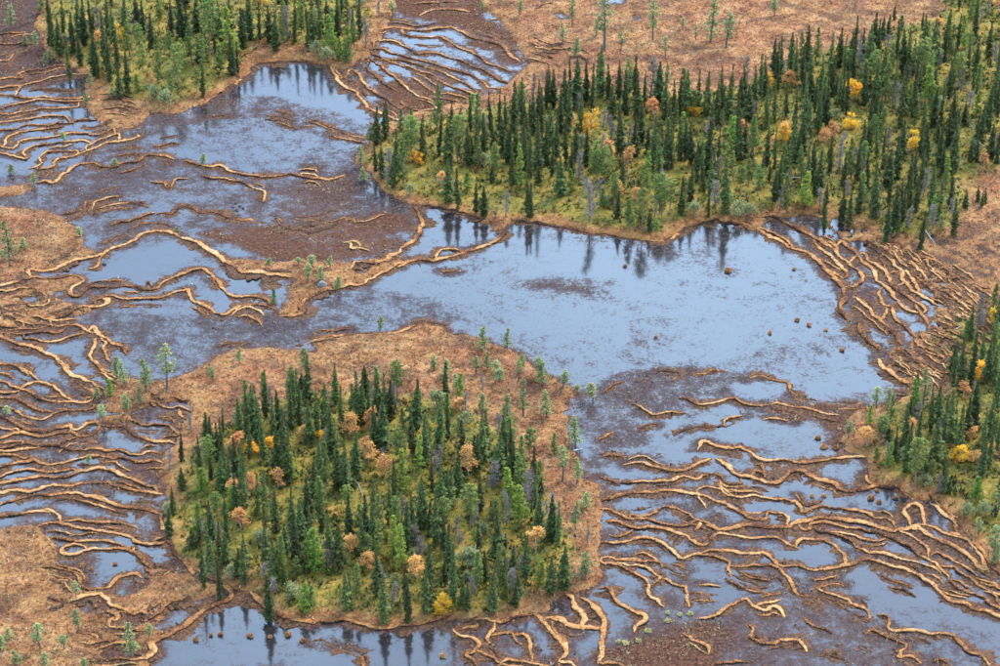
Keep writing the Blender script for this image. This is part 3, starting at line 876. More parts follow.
def ridge(pts, width, red, sd_):
    r = np.random.default_rng(sd_)
    p = chaikin(pts, 1)
    seg = np.hypot(*np.diff(p, axis=0).T); s = np.concatenate(([0], np.cumsum(seg)))
    n = max(8, int(s[-1] / .25))
    t = np.linspace(0, s[-1], n)
    q = np.stack((np.interp(t, s, p[:, 0]), np.interp(t, s, p[:, 1])), -1)
    o = sd_ * 13.7
    for sc, am in ((2.6, 1.0), (1.1, .42)):
        q = q + np.stack((fbm(q[:, 0] + o, q[:, 1], sc, 2, 5) - .5, fbm(q[:, 0], q[:, 1] + o, sc, 2, 6) - .5), -1) * am
    d = np.gradient(q, axis=0); d /= np.hypot(*d.T)[:, None] + 1e-9
    nrm = np.stack((-d[:, 1], d[:, 0]), -1)
    taper = np.minimum(1, np.minimum(t, s[-1] - t) / 1.6 + .15)
    lump = fbm(t + o, t * 0 + 17, .8, 2, 14)
    w = width * (.50 + 1.2 * fbm(t + o, t * 0 + o, 2.6, 3, 8)) * taper ** .7 * (.70 + .60 * lump)
    h = (.15 if red else .26) * (.50 + 1.0 * fbm(t + o, t * 0 + 3, 3.0, 3, 9)) * taper ** .6 * (.55 + .9 * lump)
    if red: h = h - .25 * sstep(.5, .68, fbm(t + o, t * 0 + 9, 4.0, 2, 10))      # broken, half drowned
    lift = np.maximum(gsample(H, q[:, 0], q[:, 1]) - .02, 0)           # rides over the ground where it leaves the water
    nP = len(PROF) + 4
    V = np.zeros((n, nP, 3)); E = np.zeros((n, nP)); A = np.zeros((n, nP))
    for k, (a, b, e) in enumerate(PROF):
        jw = 1 + .36 * (r.random(n) - .5); jh = 1 + .45 * (r.random(n) - .5)
        V[:, k + 2, :2] = q + nrm * (a * w * jw)[:, None]
        V[:, k + 2, 2] = np.where(b < 0, b, b * h * jh)
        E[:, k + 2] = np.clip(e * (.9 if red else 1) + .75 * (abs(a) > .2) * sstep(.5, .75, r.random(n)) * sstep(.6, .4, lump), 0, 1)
    # ragged shelf of wet peat and moss at the foot
    for sg, ki, ko in ((-1, 1, 0), (1, nP - 2, nP - 1)):
        ap = np.clip(fbm(t + o, t * 0 + 40 * sg, 3.2, 3, 18) - .37, 0, 1) * 5.0 * (.55 + width) * taper * (.6 + .8 * r.random(n))
        V[:, ki, :2] = q + nrm * (sg * (.50 * w + ap * .72))[:, None]; V[:, ki, 2] = np.where(ap > .05, .02 + .10 * r.random(n), -.2)
        V[:, ko, :2] = q + nrm * (sg * (.56 * w + ap))[:, None]; V[:, ko, 2] = -.12
        V[:, 2 if sg < 0 else nP - 3, 2] = np.where(ap > .05, .05, -.3)
        A[:, ki] = A[:, ko] = 1; A[:, 2 if sg < 0 else nP - 3] = 1
    tone = np.repeat(((-.08 if red else .01) + .34 * (fbm(t + o, t * 0, 5, 2, 12) - .5))[:, None], nP, 1)
    V[:, :, 2] += lift[:, None]
    i = np.arange(n * nP).reshape(n, nP)
    Q = np.stack((i[:-1, :-1], i[:-1, 1:], i[1:, 1:], i[1:, :-1]), -1).reshape(-1, 4)
    T = [Q[:, [0, 1, 2]], Q[:, [0, 2, 3]]]
    # thatch of bent leaves along the crest and shoulders
    m = int(s[-1] * (9 if red else 15) * max(.6, width))
    ti = r.integers(0, n, m); off = (r.random(m) - .5) * .9
    base = q[ti] + nrm[ti] * (off * w[ti])[:, None] + (r.random((m, 2)) - .5) * .16
    bz = lift[ti] + h[ti] * (1.02 - 1.5 * np.abs(off) ** 3) - .04
    an = r.random(m) * 6.283; ln = .12 + .22 * r.random(m)
    lean = np.stack((np.cos(an), np.sin(an)), -1) * ln[:, None]
    sw = np.stack((-np.sin(an), np.cos(an)), -1) * (.04 + .05 * r.random(m))[:, None]
    tv = np.zeros((m, 3, 3))
    tv[:, 0, :2] = base - sw; tv[:, 1, :2] = base + sw; tv[:, 2, :2] = base + lean
    tv[:, 0, 2] = tv[:, 1, 2] = bz; tv[:, 2, 2] = bz + .05 + .14 * r.random(m) - .16 * np.abs(off)
    T.append(n * nP + np.arange(m * 3).reshape(m, 3))
    tn = np.repeat((-.11 if red else .0) + .34 * (r.random(m) - .5), 3)
    z_ = np.zeros(m * 3)
    return (np.vstack((V.reshape(-1, 3), tv.reshape(-1, 3))), np.vstack(T),
            {'edge': np.concatenate((E.ravel(), z_)), 'apron': np.concatenate((A.ravel(), z_)), 'tone': np.concatenate((tone.ravel(), tn))})

size = [float(np.hypot(*np.diff(l[0], axis=0).T).sum()) * (l[1] + .6) * (.7 if l[2] else 1) for l in LINES]
big = set(np.argsort(size)[-300:].tolist())
jV, jT, jA, off = [], [], {'edge': [], 'apron': [], 'tone': []}, 0
for k, (pts, width, red) in enumerate(LINES):
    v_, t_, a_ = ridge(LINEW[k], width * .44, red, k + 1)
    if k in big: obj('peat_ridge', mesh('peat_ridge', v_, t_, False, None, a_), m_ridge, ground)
    else:
        jV.append(v_); jT.append(t_ + off); off += len(v_)
        for q in jA: jA[q].append(a_[q])
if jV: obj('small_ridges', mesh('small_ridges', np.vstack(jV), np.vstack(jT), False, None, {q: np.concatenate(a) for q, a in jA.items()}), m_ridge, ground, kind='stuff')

# ------------------------------------------------------------------ sedge tufts of the bog and dwarf shrubs of the forest floor (uncountable)
def tufts(name, n, dens, size, palette, blades, up, seed):
    r = np.random.default_rng(seed)
    # even over the ground in view
    y = -96 + 245 * r.random(n * 3); x = (r.random(n * 3) - .5) * 2 * (74 + (y + 96) * .165)
    keep = r.random(n * 3) < dens(x, y)
    x, y = x[keep][:n], y[keep][:n]; n = len(x)
    zz = np.maximum(gsample(H, x, y), .03)
    sz = size * (.55 + .9 * r.random(n) ** 2)
    pal = np.array(palette)
    ci = (fbm(x, y, 6, 3, seed) * 1.6 - .3 + .35 * (r.random(n) - .5)).clip(0, .999) * len(pal)
    col = pal[ci.astype(int)] * (.35 + .65 * r.random(n))[:, None]
    an = r.random((n, blades)) * 6.283
    ln = sz[:, None] * (.5 + .7 * r.random((n, blades)))
    bx = x[:, None] + (r.random((n, blades)) - .5) * sz[:, None] * .9; by = y[:, None] + (r.random((n, blades)) - .5) * sz[:, None] * .9
    V = np.zeros((n, blades, 3, 3)); wd = sz[:, None] * (.16 + .16 * r.random((n, blades)))
    V[..., 0, 0] = bx - np.sin(an) * wd; V[..., 0, 1] = by + np.cos(an) * wd
    V[..., 1, 0] = bx + np.sin(an) * wd; V[..., 1, 1] = by - np.cos(an) * wd
    V[..., 2, 0] = bx + np.cos(an) * ln * .7; V[..., 2, 1] = by + np.sin(an) * ln * .7
    V[..., 0, 2] = V[..., 1, 2] = zz[:, None] - .05
    V[..., 2, 2] = zz[:, None] + sz[:, None] * up * (.5 + .8 * r.random((n, blades)))
    cc = np.repeat(col, blades * 3, 0) * (.8 + .4 * r.random((n * blades * 3, 1)))
    o = obj(name, mesh(name, V.reshape(-1, 3), np.arange(n * blades * 3).reshape(-1, 3), False, cc), m_tuft, kind='stuff')
    return o
def d_bog(x, y):
    s_, f_ = gsample(sd, x, y), gsample(wf, x, y)
    i, j = np.clip(((x - wx[0]) / .75).astype(int), 0, len(wx) - 1), np.clip(((y - wy[0]) / .75).astype(int), 0, len(wy) - 1)
    return np.maximum(sstep(-.5, .3, s_) * (1 - .85 * f_), .75 * sstep(.55, .85, mud[j, i]) * sstep(.42, .62, fbm(x * .6, y, 3.0, 3, 83)))
def d_for(x, y):
    s_, f_ = gsample(sd, x, y), gsample(wf, x, y)
    return sstep(.5, 3, s_) * f_ * (.25 + .75 * sstep(.4, .6, fbm(x, y, 5, 3, 77)))
o = tufts('bog_sedge', 80000, d_bog, .34, [(.17, .065, .026), (.28, .14, .058), (.34, .215, .105), (.25, .115, .048), (.37, .26, .14), (.20, .08, .032), (.30, .165, .075)], 4, .5, 71)
tag(o, 'straw and rust coloured sedge covering the open bog', 'sedge')
o = tufts('dwarf_shrubs', 30000, d_for, .62, [(.07, .085, .015), (.20, .16, .02), (.035, .05, .012), (.30, .19, .035), (.12, .13, .02), (.33, .16, .05), (.05, .07, .015), (.22, .20, .10)], 6, .7, 72)
tag(o, 'olive and yellow dwarf shrubs on the forest floor', 'shrubs')
# ------------------------------------------------------------------ tree builders (one mesh each for trunk and crown, shared by copies)
def tube(V, F, pts, rad, sides=5):
    k = len(V)
    for (x, y, z), r in zip(pts, rad):
        for s in range(sides):
            a = s / sides * 6.2832
            V.append((x + r * math.cos(a), y + r * math.sin(a), z))
    for i in range(len(pts) - 1):
        for s in range(sides):
            a, b = k + i * sides + s, k + i * sides + (s + 1) % sides
            F.append((a, b, b + sides, a + sides))

def limb(V, F, a, b, r0, r1):
    """three sided stick"""
    a, b = np.array(a), np.array(b); d = b - a; d = d / (np.linalg.norm(d) + 1e-9)
    u = np.cross(d, (.3, .5, .8)); u /= np.linalg.norm(u) + 1e-9; w = np.cross(d, u); k = len(V)
    for c, r in ((a, r0), (b, r1)):
        for s in range(3):
            q = c + r * (u * math.cos(s * 2.0944) + w * math.sin(s * 2.0944)); V.append(tuple(q))
    for s in range(3): F.append((k + s, k + (s + 1) % 3, k + 3 + (s + 1) % 3, k + 3 + s))

def build_spruce(seed, h=10.0, rad=1.05, taper=.8, low=.05):
    r = random.Random(seed); tv, tf, cv, cf, tone = [], [], [], [], []
    lean = (r.uniform(-.12, .12), r.uniform(-.12, .12))
    ctr = lambda z: (lean[0] * z / h + .05 * math.sin(z * .9 + seed), lean[1] * z / h)
    zs = [h * t for t in (0, .25, .5, .75, 1)]
    tube(tv, tf, [(*ctr(q), q - .3 * (q == 0)) for q in zs], [.14, .115, .085, .05, .012])
    z = h * low
    while z < h * .985:
        t = z / h
        R_ = rad * min(1, ((1 - t) * 1.75)) ** taper * (.72 + .28 * math.sin(z * 2.3 + seed) * r.uniform(.4, 1)) * (.72 if t < .12 else 1)
        R_ = max(R_, .13)
        nb = 7 if t < .75 else 5
        if r.random() < .10: nb -= 3
        for b in range(nb):
            an = 6.2832 * (b + r.random() * .9) / nb
            L_ = R_ * r.uniform(.62, 1.22)
            cx_, cy_ = ctr(z); dz = z + r.uniform(-.12, .12)
            ca, sa = math.cos(an), math.sin(an)
            drop = .42 * L_ + .05 if t < .85 else -.25 * L_
            P0 = (cx_, cy_, dz); P1 = (cx_ + ca * L_ * .55, cy_ + sa * L_ * .55, dz - drop * .65); P2 = (cx_ + ca * L_, cy_ + sa * L_, dz - drop)
            wv = L_ * r.uniform(.26, .4)
            tn = r.random() * .5
            k = len(cv)
            # flat spray
            cv += [P0, (P1[0] - sa * wv, P1[1] + ca * wv, P1[2] - .07), (P1[0] + sa * wv, P1[1] - ca * wv, P1[2] - .07), P2]
            cf += [(k, k + 2, k + 3, k + 1)]
            tone += [0, tn + .1, tn + .1, min(1, tn * 1.3 + .5)]  # tips lighter: new growth plus highlights painted onto the branches
            # hanging twigs
            for q in range(3):
                f = r.uniform(.3, 1.0); s = r.uniform(-1, 1) * wv * (1.15 - f) * 1.4
                bx, by = cx_ + ca * L_ * f - sa * s, cy_ + sa * L_ * f + ca * s
                bz = dz - drop * f; hw = r.uniform(.05, .11) + .03 * L_; dr = r.uniform(.15, .38) * (.5 + .5 * L_)
                a2 = an + r.uniform(-.8, .8); k = len(cv)
                cv += [(bx - math.sin(a2) * hw, by + math.cos(a2) * hw, bz + .03), (bx + math.sin(a2) * hw, by - math.cos(a2) * hw, bz + .03),
                       (bx + ca * hw * .8, by + sa * hw * .8, bz - dr)]
                cf.append((k, k + 1, k + 2)); q_ = r.random() * .6
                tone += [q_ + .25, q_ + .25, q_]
        z += r.uniform(.20, .32) * (1 if t < .8 else .75)
    return (tv, tf), (cv, cf, tone)

def needle_tufts(r, cv, cf, tone, cx_, cy_, cz, n, s, sq=.75, spread=1.0):
    for _ in range(n):
        th, ph = r.uniform(0, 6.2832), math.acos(r.uniform(-.45, 1)); rr = s * r.random() ** .4 * spread
        x, y, z = cx_ + rr * math.sin(ph) * math.cos(th), cy_ + rr * math.sin(ph) * math.sin(th), cz + rr * math.cos(ph) * sq
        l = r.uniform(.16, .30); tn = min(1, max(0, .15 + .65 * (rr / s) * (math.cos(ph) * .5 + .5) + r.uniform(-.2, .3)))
        for _q in range(3):
            a, e = r.uniform(0, 6.2832), r.uniform(-.2, 1.2); k = len(cv)
            d = (math.cos(a) * math.cos(e), math.sin(a) * math.cos(e), math.sin(e))
            w = l * r.uniform(.3, .5)
            cv += [(x - math.sin(a) * w, y + math.cos(a) * w, z), (x + math.sin(a) * w, y - math.cos(a) * w, z), (x + d[0] * l, y + d[1] * l, z + d[2] * l)]
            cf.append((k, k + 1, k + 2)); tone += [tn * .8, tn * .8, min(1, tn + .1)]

def build_pine(seed, h=9.0, rad=1.5, low=.28, dens=1.0, cone=False):
    r = random.Random(seed); tv, tf, cv, cf, tone = [], [], [], [], []
    ctr = lambda z: (.16 * math.sin(z * .45 + seed), .13 * math.sin(z * .38 + 2 * seed))
    zs = [h * i / 6 for i in range(7)]
    tube(tv, tf, [(*ctr(q), q - .3 * (q == 0)) for q in zs], [.15, .13, .115, .10, .075, .045, .015])
    z = h * low
    while z < h * .97:
        t = (z / h - low) / (1 - low)
        prof = (1 - t) ** .7 * 1.05 if cone else math.sin(math.pi * (.18 + .80 * t)) ** .7
        prof = max(prof, .16)
        for b in range(r.choice((3, 4, 4, 5))):
            an = r.uniform(0, 6.2832); L_ = rad * prof * r.uniform(.45, 1.1)
            c0 = ctr(z); tip = (c0[0] + math.cos(an) * L_, c0[1] + math.sin(an) * L_, z + L_ * r.uniform(.05, .42))
            limb(tv, tf, (*c0, z), tip, .035, .012)
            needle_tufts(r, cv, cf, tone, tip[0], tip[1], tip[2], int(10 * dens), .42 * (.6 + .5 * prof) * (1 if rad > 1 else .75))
            if L_ > .6:
                mx = [c0[i] * .5 + tip[i] * .5 for i in (0, 1)]
                needle_tufts(r, cv, cf, tone, mx[0], mx[1], z * .5 + tip[2] * .5, int(5 * dens), .32)
        z += r.uniform(.32, .5)
    needle_tufts(r, cv, cf, tone, *ctr(h), h - .15, int(9 * dens), .3, 1.1)
    return (tv, tf), (cv, cf, tone)

def build_birch(seed, h=7.0, rad=1.2, leaves=900, low=.3):
    r = random.Random(seed); tv, tf, cv, cf, tone = [], [], [], [], []
    ctr = lambda z: (.2 * math.sin(z * .5 + seed), .15 * math.sin(z * .4 + 2 * seed))
    zs = [h * i / 5 for i in range(6)]
    tube(tv, tf, [(*ctr(q), q - .3 * (q == 0)) for q in zs], [.09, .08, .065, .05, .03, .01])
    lobes = []
    for i in range(13):
        t = r.uniform(0, 1); z = h * (low + (1 - low) * t * .95); an = r.uniform(0, 6.2832)
        L_ = rad * math.sin(math.pi * (.2 + .75 * t)) * r.uniform(.35, .95); c0 = ctr(z)
        q = (c0[0] + math.cos(an) * L_, c0[1] + math.sin(an) * L_, z + .3 * L_)
        limb(tv, tf, (*ctr(z - .7), z - .7), q, .03, .008); lobes.append((q, rad * r.uniform(.28, .5)))
    for i in range(leaves):
        (x, y, z), s = r.choice(lobes)
        d = [r.gauss(0, .5) * s for _ in range(3)]; k = len(cv)
        x, y, z = x + d[0], y + d[1], z + d[2] * 1.35; l = r.uniform(.07, .13); a, e = r.uniform(0, 6.28), r.uniform(-.6, .9)
        u = (math.cos(a) * l, math.sin(a) * l, 0); w = (-math.sin(a) * math.cos(e) * l, math.cos(a) * math.cos(e) * l, math.sin(e) * l)
        cv += [(x - u[0], y - u[1], z), (x + w[0], y + w[1], z + w[2]), (x + u[0], y + u[1], z), (x - w[0], y - w[1], z - w[2])]
        cf.append((k, k + 1, k + 2, k + 3)); tone += [r.random()] * 4
    return (tv, tf), (cv, cf, tone)

def build_bare(seed, h=7.0, rad=.9):
    """leafless grey tree: trunk, and a crown of fine twigs"""
    r = random.Random(seed); tv, tf, cv, cf, tone = [], [], [], [], []
    ctr = lambda z: (.2 * math.sin(z * .5 + seed), .15 * math.sin(z * .4 + 2 * seed))
    tube(tv, tf, [(*ctr(h * i / 5), h * i / 5 - .3 * (i == 0)) for i in range(6)], [.10, .085, .07, .05, .035, .012])
    for i in range(60):
        t = r.uniform(.12, .98); z = h * t; an = r.uniform(0, 6.2832); L_ = rad * (1.15 - t) ** .5 * r.uniform(.5, 1.1); c0 = ctr(z)
        q = (c0[0] + math.cos(an) * L_, c0[1] + math.sin(an) * L_, z + L_ * r.uniform(.2, .9)); n0 = len(cv)
        limb(cv, cf, (*c0, z), q, .045, .018)
        for j in range(7):
            f = r.uniform(.3, 1); b = [c0[0] + (q[0] - c0[0]) * f, c0[1] + (q[1] - c0[1]) * f, z + (q[2] - z) * f]
            e = (b[0] + r.gauss(0, .22), b[1] + r.gauss(0, .22), b[2] + r.uniform(.05, .5))
            limb(cv, cf, b, e, .026, .013)
        tone += [r.random()] * (len(cv) - n0)
    return (tv, tf), (cv, cf, tone)

PROTO = {}
def proto(kind, builders, mt, mc):
    lst = []
    for b in builders:
        (tv, tf), (cv, cf, tn) = b()
        t = mesh('trunk', np.array(tv), tf, True); t.materials.append(mt)
        c = mesh('crown', np.array(cv), cf, False, None, {'tone': np.array(tn)}); c.materials.append(mc)
        h = max(max(v[2] for v in tv), max(v[2] for v in cv))
        lst.append((t, c, h))
    PROTO[kind] = lst
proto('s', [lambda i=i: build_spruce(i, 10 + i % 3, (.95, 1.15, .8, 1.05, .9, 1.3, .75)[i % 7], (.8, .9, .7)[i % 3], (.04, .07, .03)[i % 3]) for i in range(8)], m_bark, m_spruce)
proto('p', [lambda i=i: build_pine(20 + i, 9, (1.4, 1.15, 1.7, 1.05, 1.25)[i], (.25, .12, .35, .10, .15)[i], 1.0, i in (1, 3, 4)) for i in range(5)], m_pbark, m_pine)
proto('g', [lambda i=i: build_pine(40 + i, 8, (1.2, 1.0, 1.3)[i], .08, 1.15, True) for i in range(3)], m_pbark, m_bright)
proto('l', [lambda i=i: build_pine(60 + i, 7, (.85, .7, 1.0, .8)[i], (.2, .3, .12, .4)[i], .55, i in (0, 2)) for i in range(4)], m_bark, m_pale)
proto('y', [lambda i=i: build_birch(80 + i, 6, (1.3, 1.15, 1.45)[i], 1200, .14) for i in range(3)], m_birch, m_gold)
proto('o', [lambda i=i: build_birch(90 + i, 6, (1.15, 1.35, 1.0)[i], 900, .14) for i in range(3)], m_birch, m_orange)
proto('d', [lambda i=i: build_bare(100 + i, 7, (.9, .7, 1.1, .6)[i]) for i in range(4)], m_bark, m_twig)
proto('w', [lambda i=i: build_birch(110 + i, 3, (1.5, 1.3)[i], 800, .05) for i in range(2)], m_bark, m_shrub)

# ------------------------------------------------------------------ every tree: kind, x, top, foot (tile units as above)
TREES = {
(0,0): "s400,0,200 s425,20,250 s300,100,270 s350,190,320 s405,180,350 s470,160,280 s490,230,380 s525,90,330 s550,200,400 s575,60,200 s630,0,180 s690,0,120 s720,0,110 s600,320,440 s640,280,440 s590,170,290 s760,90,220 s250,130,260 s320,20,180 s265,60,200 s545,0,90 s860,20,130 s905,0,110 s940,40,160 s370,80,210 s985,0,120 p650,120,300 p700,140,300 p715,230,380 p795,200,440 p895,240,460 p960,130,330 g915,210,360 g290,190,260 l60,20,140 p205,0,60 l180,150,240 g690,390,480 p985,350,470 g800,20,120 p850,180,300 y600,130,220 o495,180,250 o585,230,310 o380,210,270 w820,440,530 w770,420,500 d490,60,190 d850,80,190 d640,330,450 l225,260,310 l455,370,430 l250,240,300 l430,450,520 d140,40,110 l130,170,220 l560,440,490",
(200,0): "p45,10,300 p100,240,380 g150,60,280 p20,220,420 s60,0,120 s110,30,220 s220,60,250 s380,80,210 d435,50,210 s475,0,100 s560,20,210 s540,80,200 s600,0,90 s690,20,150 s800,0,100 g655,90,270 g735,140,330 g700,200,300 d830,100,260 d895,20,80 l960,0,80 y305,-30,30 s350,40,150 p420,0,160 p510,40,180 s15,330,450 p110,290,390 s165,180,320 s190,210,330 s250,0,140 s300,30,140 p740,0,150 w640,240,310 w740,260,340 s640,0,100 s155,0,100 w590,220,280",
(400,0): "p190,450,665 p60,560,700 s110,590,720 s260,530,690 p390,490,690 p310,560,720 s455,480,680 s525,505,690 s570,430,680 s610,415,640 d670,390,560 s730,370,560 s765,370,540 s820,360,560 s850,310,500 s885,320,540 s930,330,520 s960,340,540 s800,470,680 s710,460,660 s660,500,690 s840,460,690 s900,470,690 y950,555,700 o855,600,660 l600,0,80 l860,0,130 l810,120,220 l880,190,280 l410,0,60 l980,100,180 s990,290,480 s755,540,700 s620,520,690 s495,470,640",
(600,0): "s5,260,500 s45,340,480 s95,330,450 s175,300,430 s220,370,530 d255,310,510 s295,330,510 s320,390,600 s125,370,560 s395,400,560 s435,370,590 s370,420,530 s490,370,560 s530,370,590 s610,350,560 s650,340,540 s640,400,600 s705,400,570 d735,290,420 s795,290,430 s770,350,560 s830,430,660 s880,240,480 s900,210,400 s945,200,420 s975,210,440 s825,300,430 s745,440,590 s580,430,560 p470,470,590 y455,520,590 o265,495,600 y830,380,460 o945,395,450 l330,190,300 l555,0,210 l635,70,240 l415,90,150 l265,0,200 l100,160,270 l20,0,260 l870,0,80 l480,130,200 l335,320,410 p340,610,720 g655,590,700 g770,590,720 o715,620,690 o920,630,700 d540,600,690 d55,590,700 s185,420,600 s60,440,600 s345,500,660 s555,480,640 s685,480,640 s870,420,620 s930,430,600 s970,470,660 p370,520,650 s100,520,680 s205,540,690 s680,540,690",
(800,0): "s30,150,300 p80,160,330 s150,190,330 s195,160,340 s245,180,350 s310,160,340 s345,150,300 s390,120,220 t470,50,100 p500,90,180 s540,160,380 s515,170,380 s560,220,400 s420,260,370 s375,320,520 s500,350,650 s470,310,470 p605,220,430 p645,280,480 s685,140,330 s730,70,230 s785,90,260 s720,110,250 g820,100,260 p840,190,380 p790,290,470 p885,340,480 s940,130,240 s985,220,420 s965,350,560 s930,460,620 s895,540,700 g880,470,600 s570,420,530 s660,460,620 s615,480,660 s740,550,700 s700,470,600 s350,500,690 s400,480,680 s230,350,600 s185,340,560 s130,420,660 s90,480,680 s20,420,660 s160,300,500 s100,300,500 d300,240,400 d470,430,560 y185,250,340 y265,400,520 y292,420,510 y250,570,660 o155,620,700 p880,10,100 s870,60,180 p760,0,50 o990,30,80 s615,100,200 s665,130,260 s10,250,420 s50,260,440 s215,200,380 s265,220,400 s40,500,660 s320,330,500 s830,250,420 p630,130,280 s760,240,420 s590,320,520 s985,400,540 t820,540,640 t785,560,660 d800,350,480 d430,200,270 t610,90,150",
(400,120): "p60,0,220 p15,120,330 s120,20,210 s195,0,190 p290,0,230 p300,100,220 p390,110,260 s470,20,200 y85,165,240 s240,200,370 s290,250,400 g340,280,370 s420,330,450 s380,320,440 s540,50,220 s520,10,150 g600,140,350 s560,150,350 s690,0,330 s650,60,300 s730,30,240 s780,0,220 s860,130,280 s800,200,390 g855,260,380 s640,310,490 s655,320,480 d530,360,490 o210,300,345 s930,60,250 d900,170,330 d945,290,520 p985,170,340 t460,240,330 s385,30,210 s420,0,170 s580,20,200 s620,30,200 s830,20,190 s880,30,200 s340,60,240 s760,120,300 s240,20,210 l480,430,500 w420,200,260 w50,360,410",
(600,120): "p20,140,330 p50,140,300 o145,150,300 p70,280,400 o180,345,420 p145,400,550 g230,170,340 p235,260,380 p215,350,560 p300,280,480 p345,300,490 p310,380,520 p280,500,590 s265,20,230 s295,70,300 s355,20,260 s430,0,210 s540,30,300 s510,130,330 s590,60,260 g655,10,220 p660,180,330 s630,200,470 s550,180,400 p700,250,390 p740,220,360 p790,250,400 p760,0,180 s830,60,250 s870,60,240 s965,0,230 y915,30,130 s895,200,320 p930,270,470 d900,330,480 d575,310,460 d540,20,120 w700,390,490 w470,400,480 d60,30,130 d145,30,130 s690,20,140 s800,190,360 s540,360,460 s110,200,310 s175,0,160 s100,0,120 s400,20,200 s480,140,300 s570,170,330 s720,20,180 t415,300,380 s330,90,250 s930,120,280 s990,60,230 w745,400,480",
(800,120): "o120,50,140 o170,30,120 y555,60,170 s145,100,270 s215,180,310 s380,0,210 s480,100,310 s510,20,170 s560,170,310 s625,40,180 s650,200,480 s690,250,520 s750,250,340 s770,400,580 s375,220,440 s435,170,310 s440,250,440 s370,280,500 s470,340,560 s210,340,460 s290,310,460 s285,130,270 p250,110,320 p320,130,260 d200,80,290 s880,0,130 s980,40,200 g730,200,330 d620,260,400 w870,140,185 t890,340,410 t910,390,440 s505,310,430 d545,450,560 s600,450,540 s430,400,560 s30,150,330 s60,140,300 s120,350,430 d660,440,560 t825,370,450 l705,480,560 s330,180,330 s540,280,430 s580,300,440 s245,360,470 s690,60,220 s760,60,200 s600,160,330 s410,60,220 s10,0,180 s90,180,330 s950,50,140 t925,370,420",
(0,360): "l620,0,125 l725,-10,160 l835,-90,150 g550,120,190 l635,160,270 l700,130,220 l510,210,310 d955,270,360 d850,420,560 l590,-20,90 l485,130,180 l445,460,510 l40,220,270",
(0,240): "l45,-90,130 l120,-10,40 l20,50,100",
(200,360): "s540,0,240 s490,60,250 s470,70,330 s680,30,180 s330,60,260 s275,140,300 s240,170,420 s300,190,400 s370,190,350 s395,160,340 s110,290,500 s585,160,320 s660,240,460 s640,130,290 s710,140,320 s765,130,320 s790,70,260 s820,100,290 s890,50,260 s930,80,280 s915,200,470 s870,230,430 d980,130,280 s250,300,480 s320,290,520 s420,250,590 s380,350,520 s440,400,590 s600,400,540 s690,400,600 s730,420,640 s150,470,600 s210,450,660 s185,400,530 s10,380,560 g460,470,620 g20,550,690 y260,415,490 y345,405,470 y565,320,390 o520,340,430 o750,270,400 o845,420,530 o925,490,600 o395,550,660 o690,100,210 d445,110,240 o820,400,510 s780,360,500 s550,210,330 s500,120,330 l65,30,110 l880,30,110 p320,60,180",
(400,360): "s230,20,200 s200,200,450 s240,180,420 s75,120,270 s90,110,230 s65,250,430 s130,290,500 g235,180,300 w180,150,270 s410,290,460 s425,280,440 s320,310,440 d330,180,290 o300,205,280 g100,390,600 o345,445,610 s290,470,650 l620,90,280 l730,150,290 l710,0,130 l590,0,110 l410,170,260 l280,60,160 l820,50,140 l960,105,200 l875,265,430 l885,115,150 l530,170,290 l170,0,50 l475,0,70 s485,370,640 s560,310,540 s555,420,620 p600,390,560 p650,340,500 s670,450,640 p770,360,470 l810,420,610 l880,480,620 s205,540,690 s240,550,690 w340,290,350 d410,60,160 w500,60,110",
(200,450): "s140,220,480 s220,20,290 s290,130,350 s330,130,340 s380,190,440 s465,200,400 s480,330,520 s545,150,400 p745,190,330 s745,240,460 s815,310,480 s870,160,320 s940,140,320 s980,120,300 p895,355,560 g970,330,560 g580,405,640 s220,440,650 s370,430,620 p420,430,660 w310,400,500 s55,360,470 s700,380,530 s655,340,460 s870,270,380 o205,300,420 o840,520,620 o760,480,530 d100,370,530 p785,570,760 s735,590,770 s60,260,420 s20,430,560 s100,530,640 w60,560,640 w170,560,640 s560,300,480 s610,180,330 t675,570,640 s510,250,420 s180,140,300 p620,90,230 s830,240,400",
(400,450): "P345,180,420 g545,100,300 g600,190,400 s490,300,590 s690,230,380 s760,240,460 s790,260,470 s180,210,500 s215,90,380 s250,100,280 s70,230,400 s245,370,530 s640,430,540 o685,390,540 o80,530,650 s265,480,690 g700,540,690 s750,530,680 s820,470,680 g830,540,650 l925,500,650 d610,540,650 d650,100,280 d470,80,230 w360,490,610 l880,250,400 l930,200,290 s150,460,640 d75,380,500 g10,370,600 d530,200,400 s400,120,240 s30,260,420 s110,140,260 d760,220,400 w910,590,640 d940,400,480",
(400,533): "y210,295,410 s130,150,400 s265,50,370 s465,190,400 t580,240,370 s40,210,350 s335,250,410 w355,80,190 d370,230,330 s630,10,120",
(200,533): "g525,240,400 w460,240,340 p560,270,380 s925,200,410 d370,230,310 s350,180,320 t940,330,410",
(800,360): "l610,60,250 y910,10,120 o810,130,210 s650,140,390 s690,150,330 s740,160,320 s830,190,370 s860,110,300 s520,230,390 s580,270,400 s530,330,450 g350,225,330 p400,280,410 o330,325,420 s730,200,400 g760,290,430 P580,380,640 y795,430,540 o955,420,500 s910,270,500 s900,400,610 p710,420,540 p380,430,510 d430,410,520 t500,420,490 s980,280,500 t440,370,420 p660,510,610 l440,140,240 s945,200,360 d700,300,420 s975,40,170 s670,300,410 s790,230,400 o855,340,420 l240,300,390 l385,130,240 s770,210,360 d640,470,560 s940,330,480",
(800,240): "s850,340,420 d890,290,470 s960,340,500 s765,500,620 s850,480,630 s930,510,660 s970,540,700 s800,520,620 d910,360,450 s995,280,420 y990,340,440",
(800,450): "l970,360,550 w925,250,340 l990,200,330 w840,250,330 d700,120,220 t745,140,220 l890,330,420 l980,450,560",
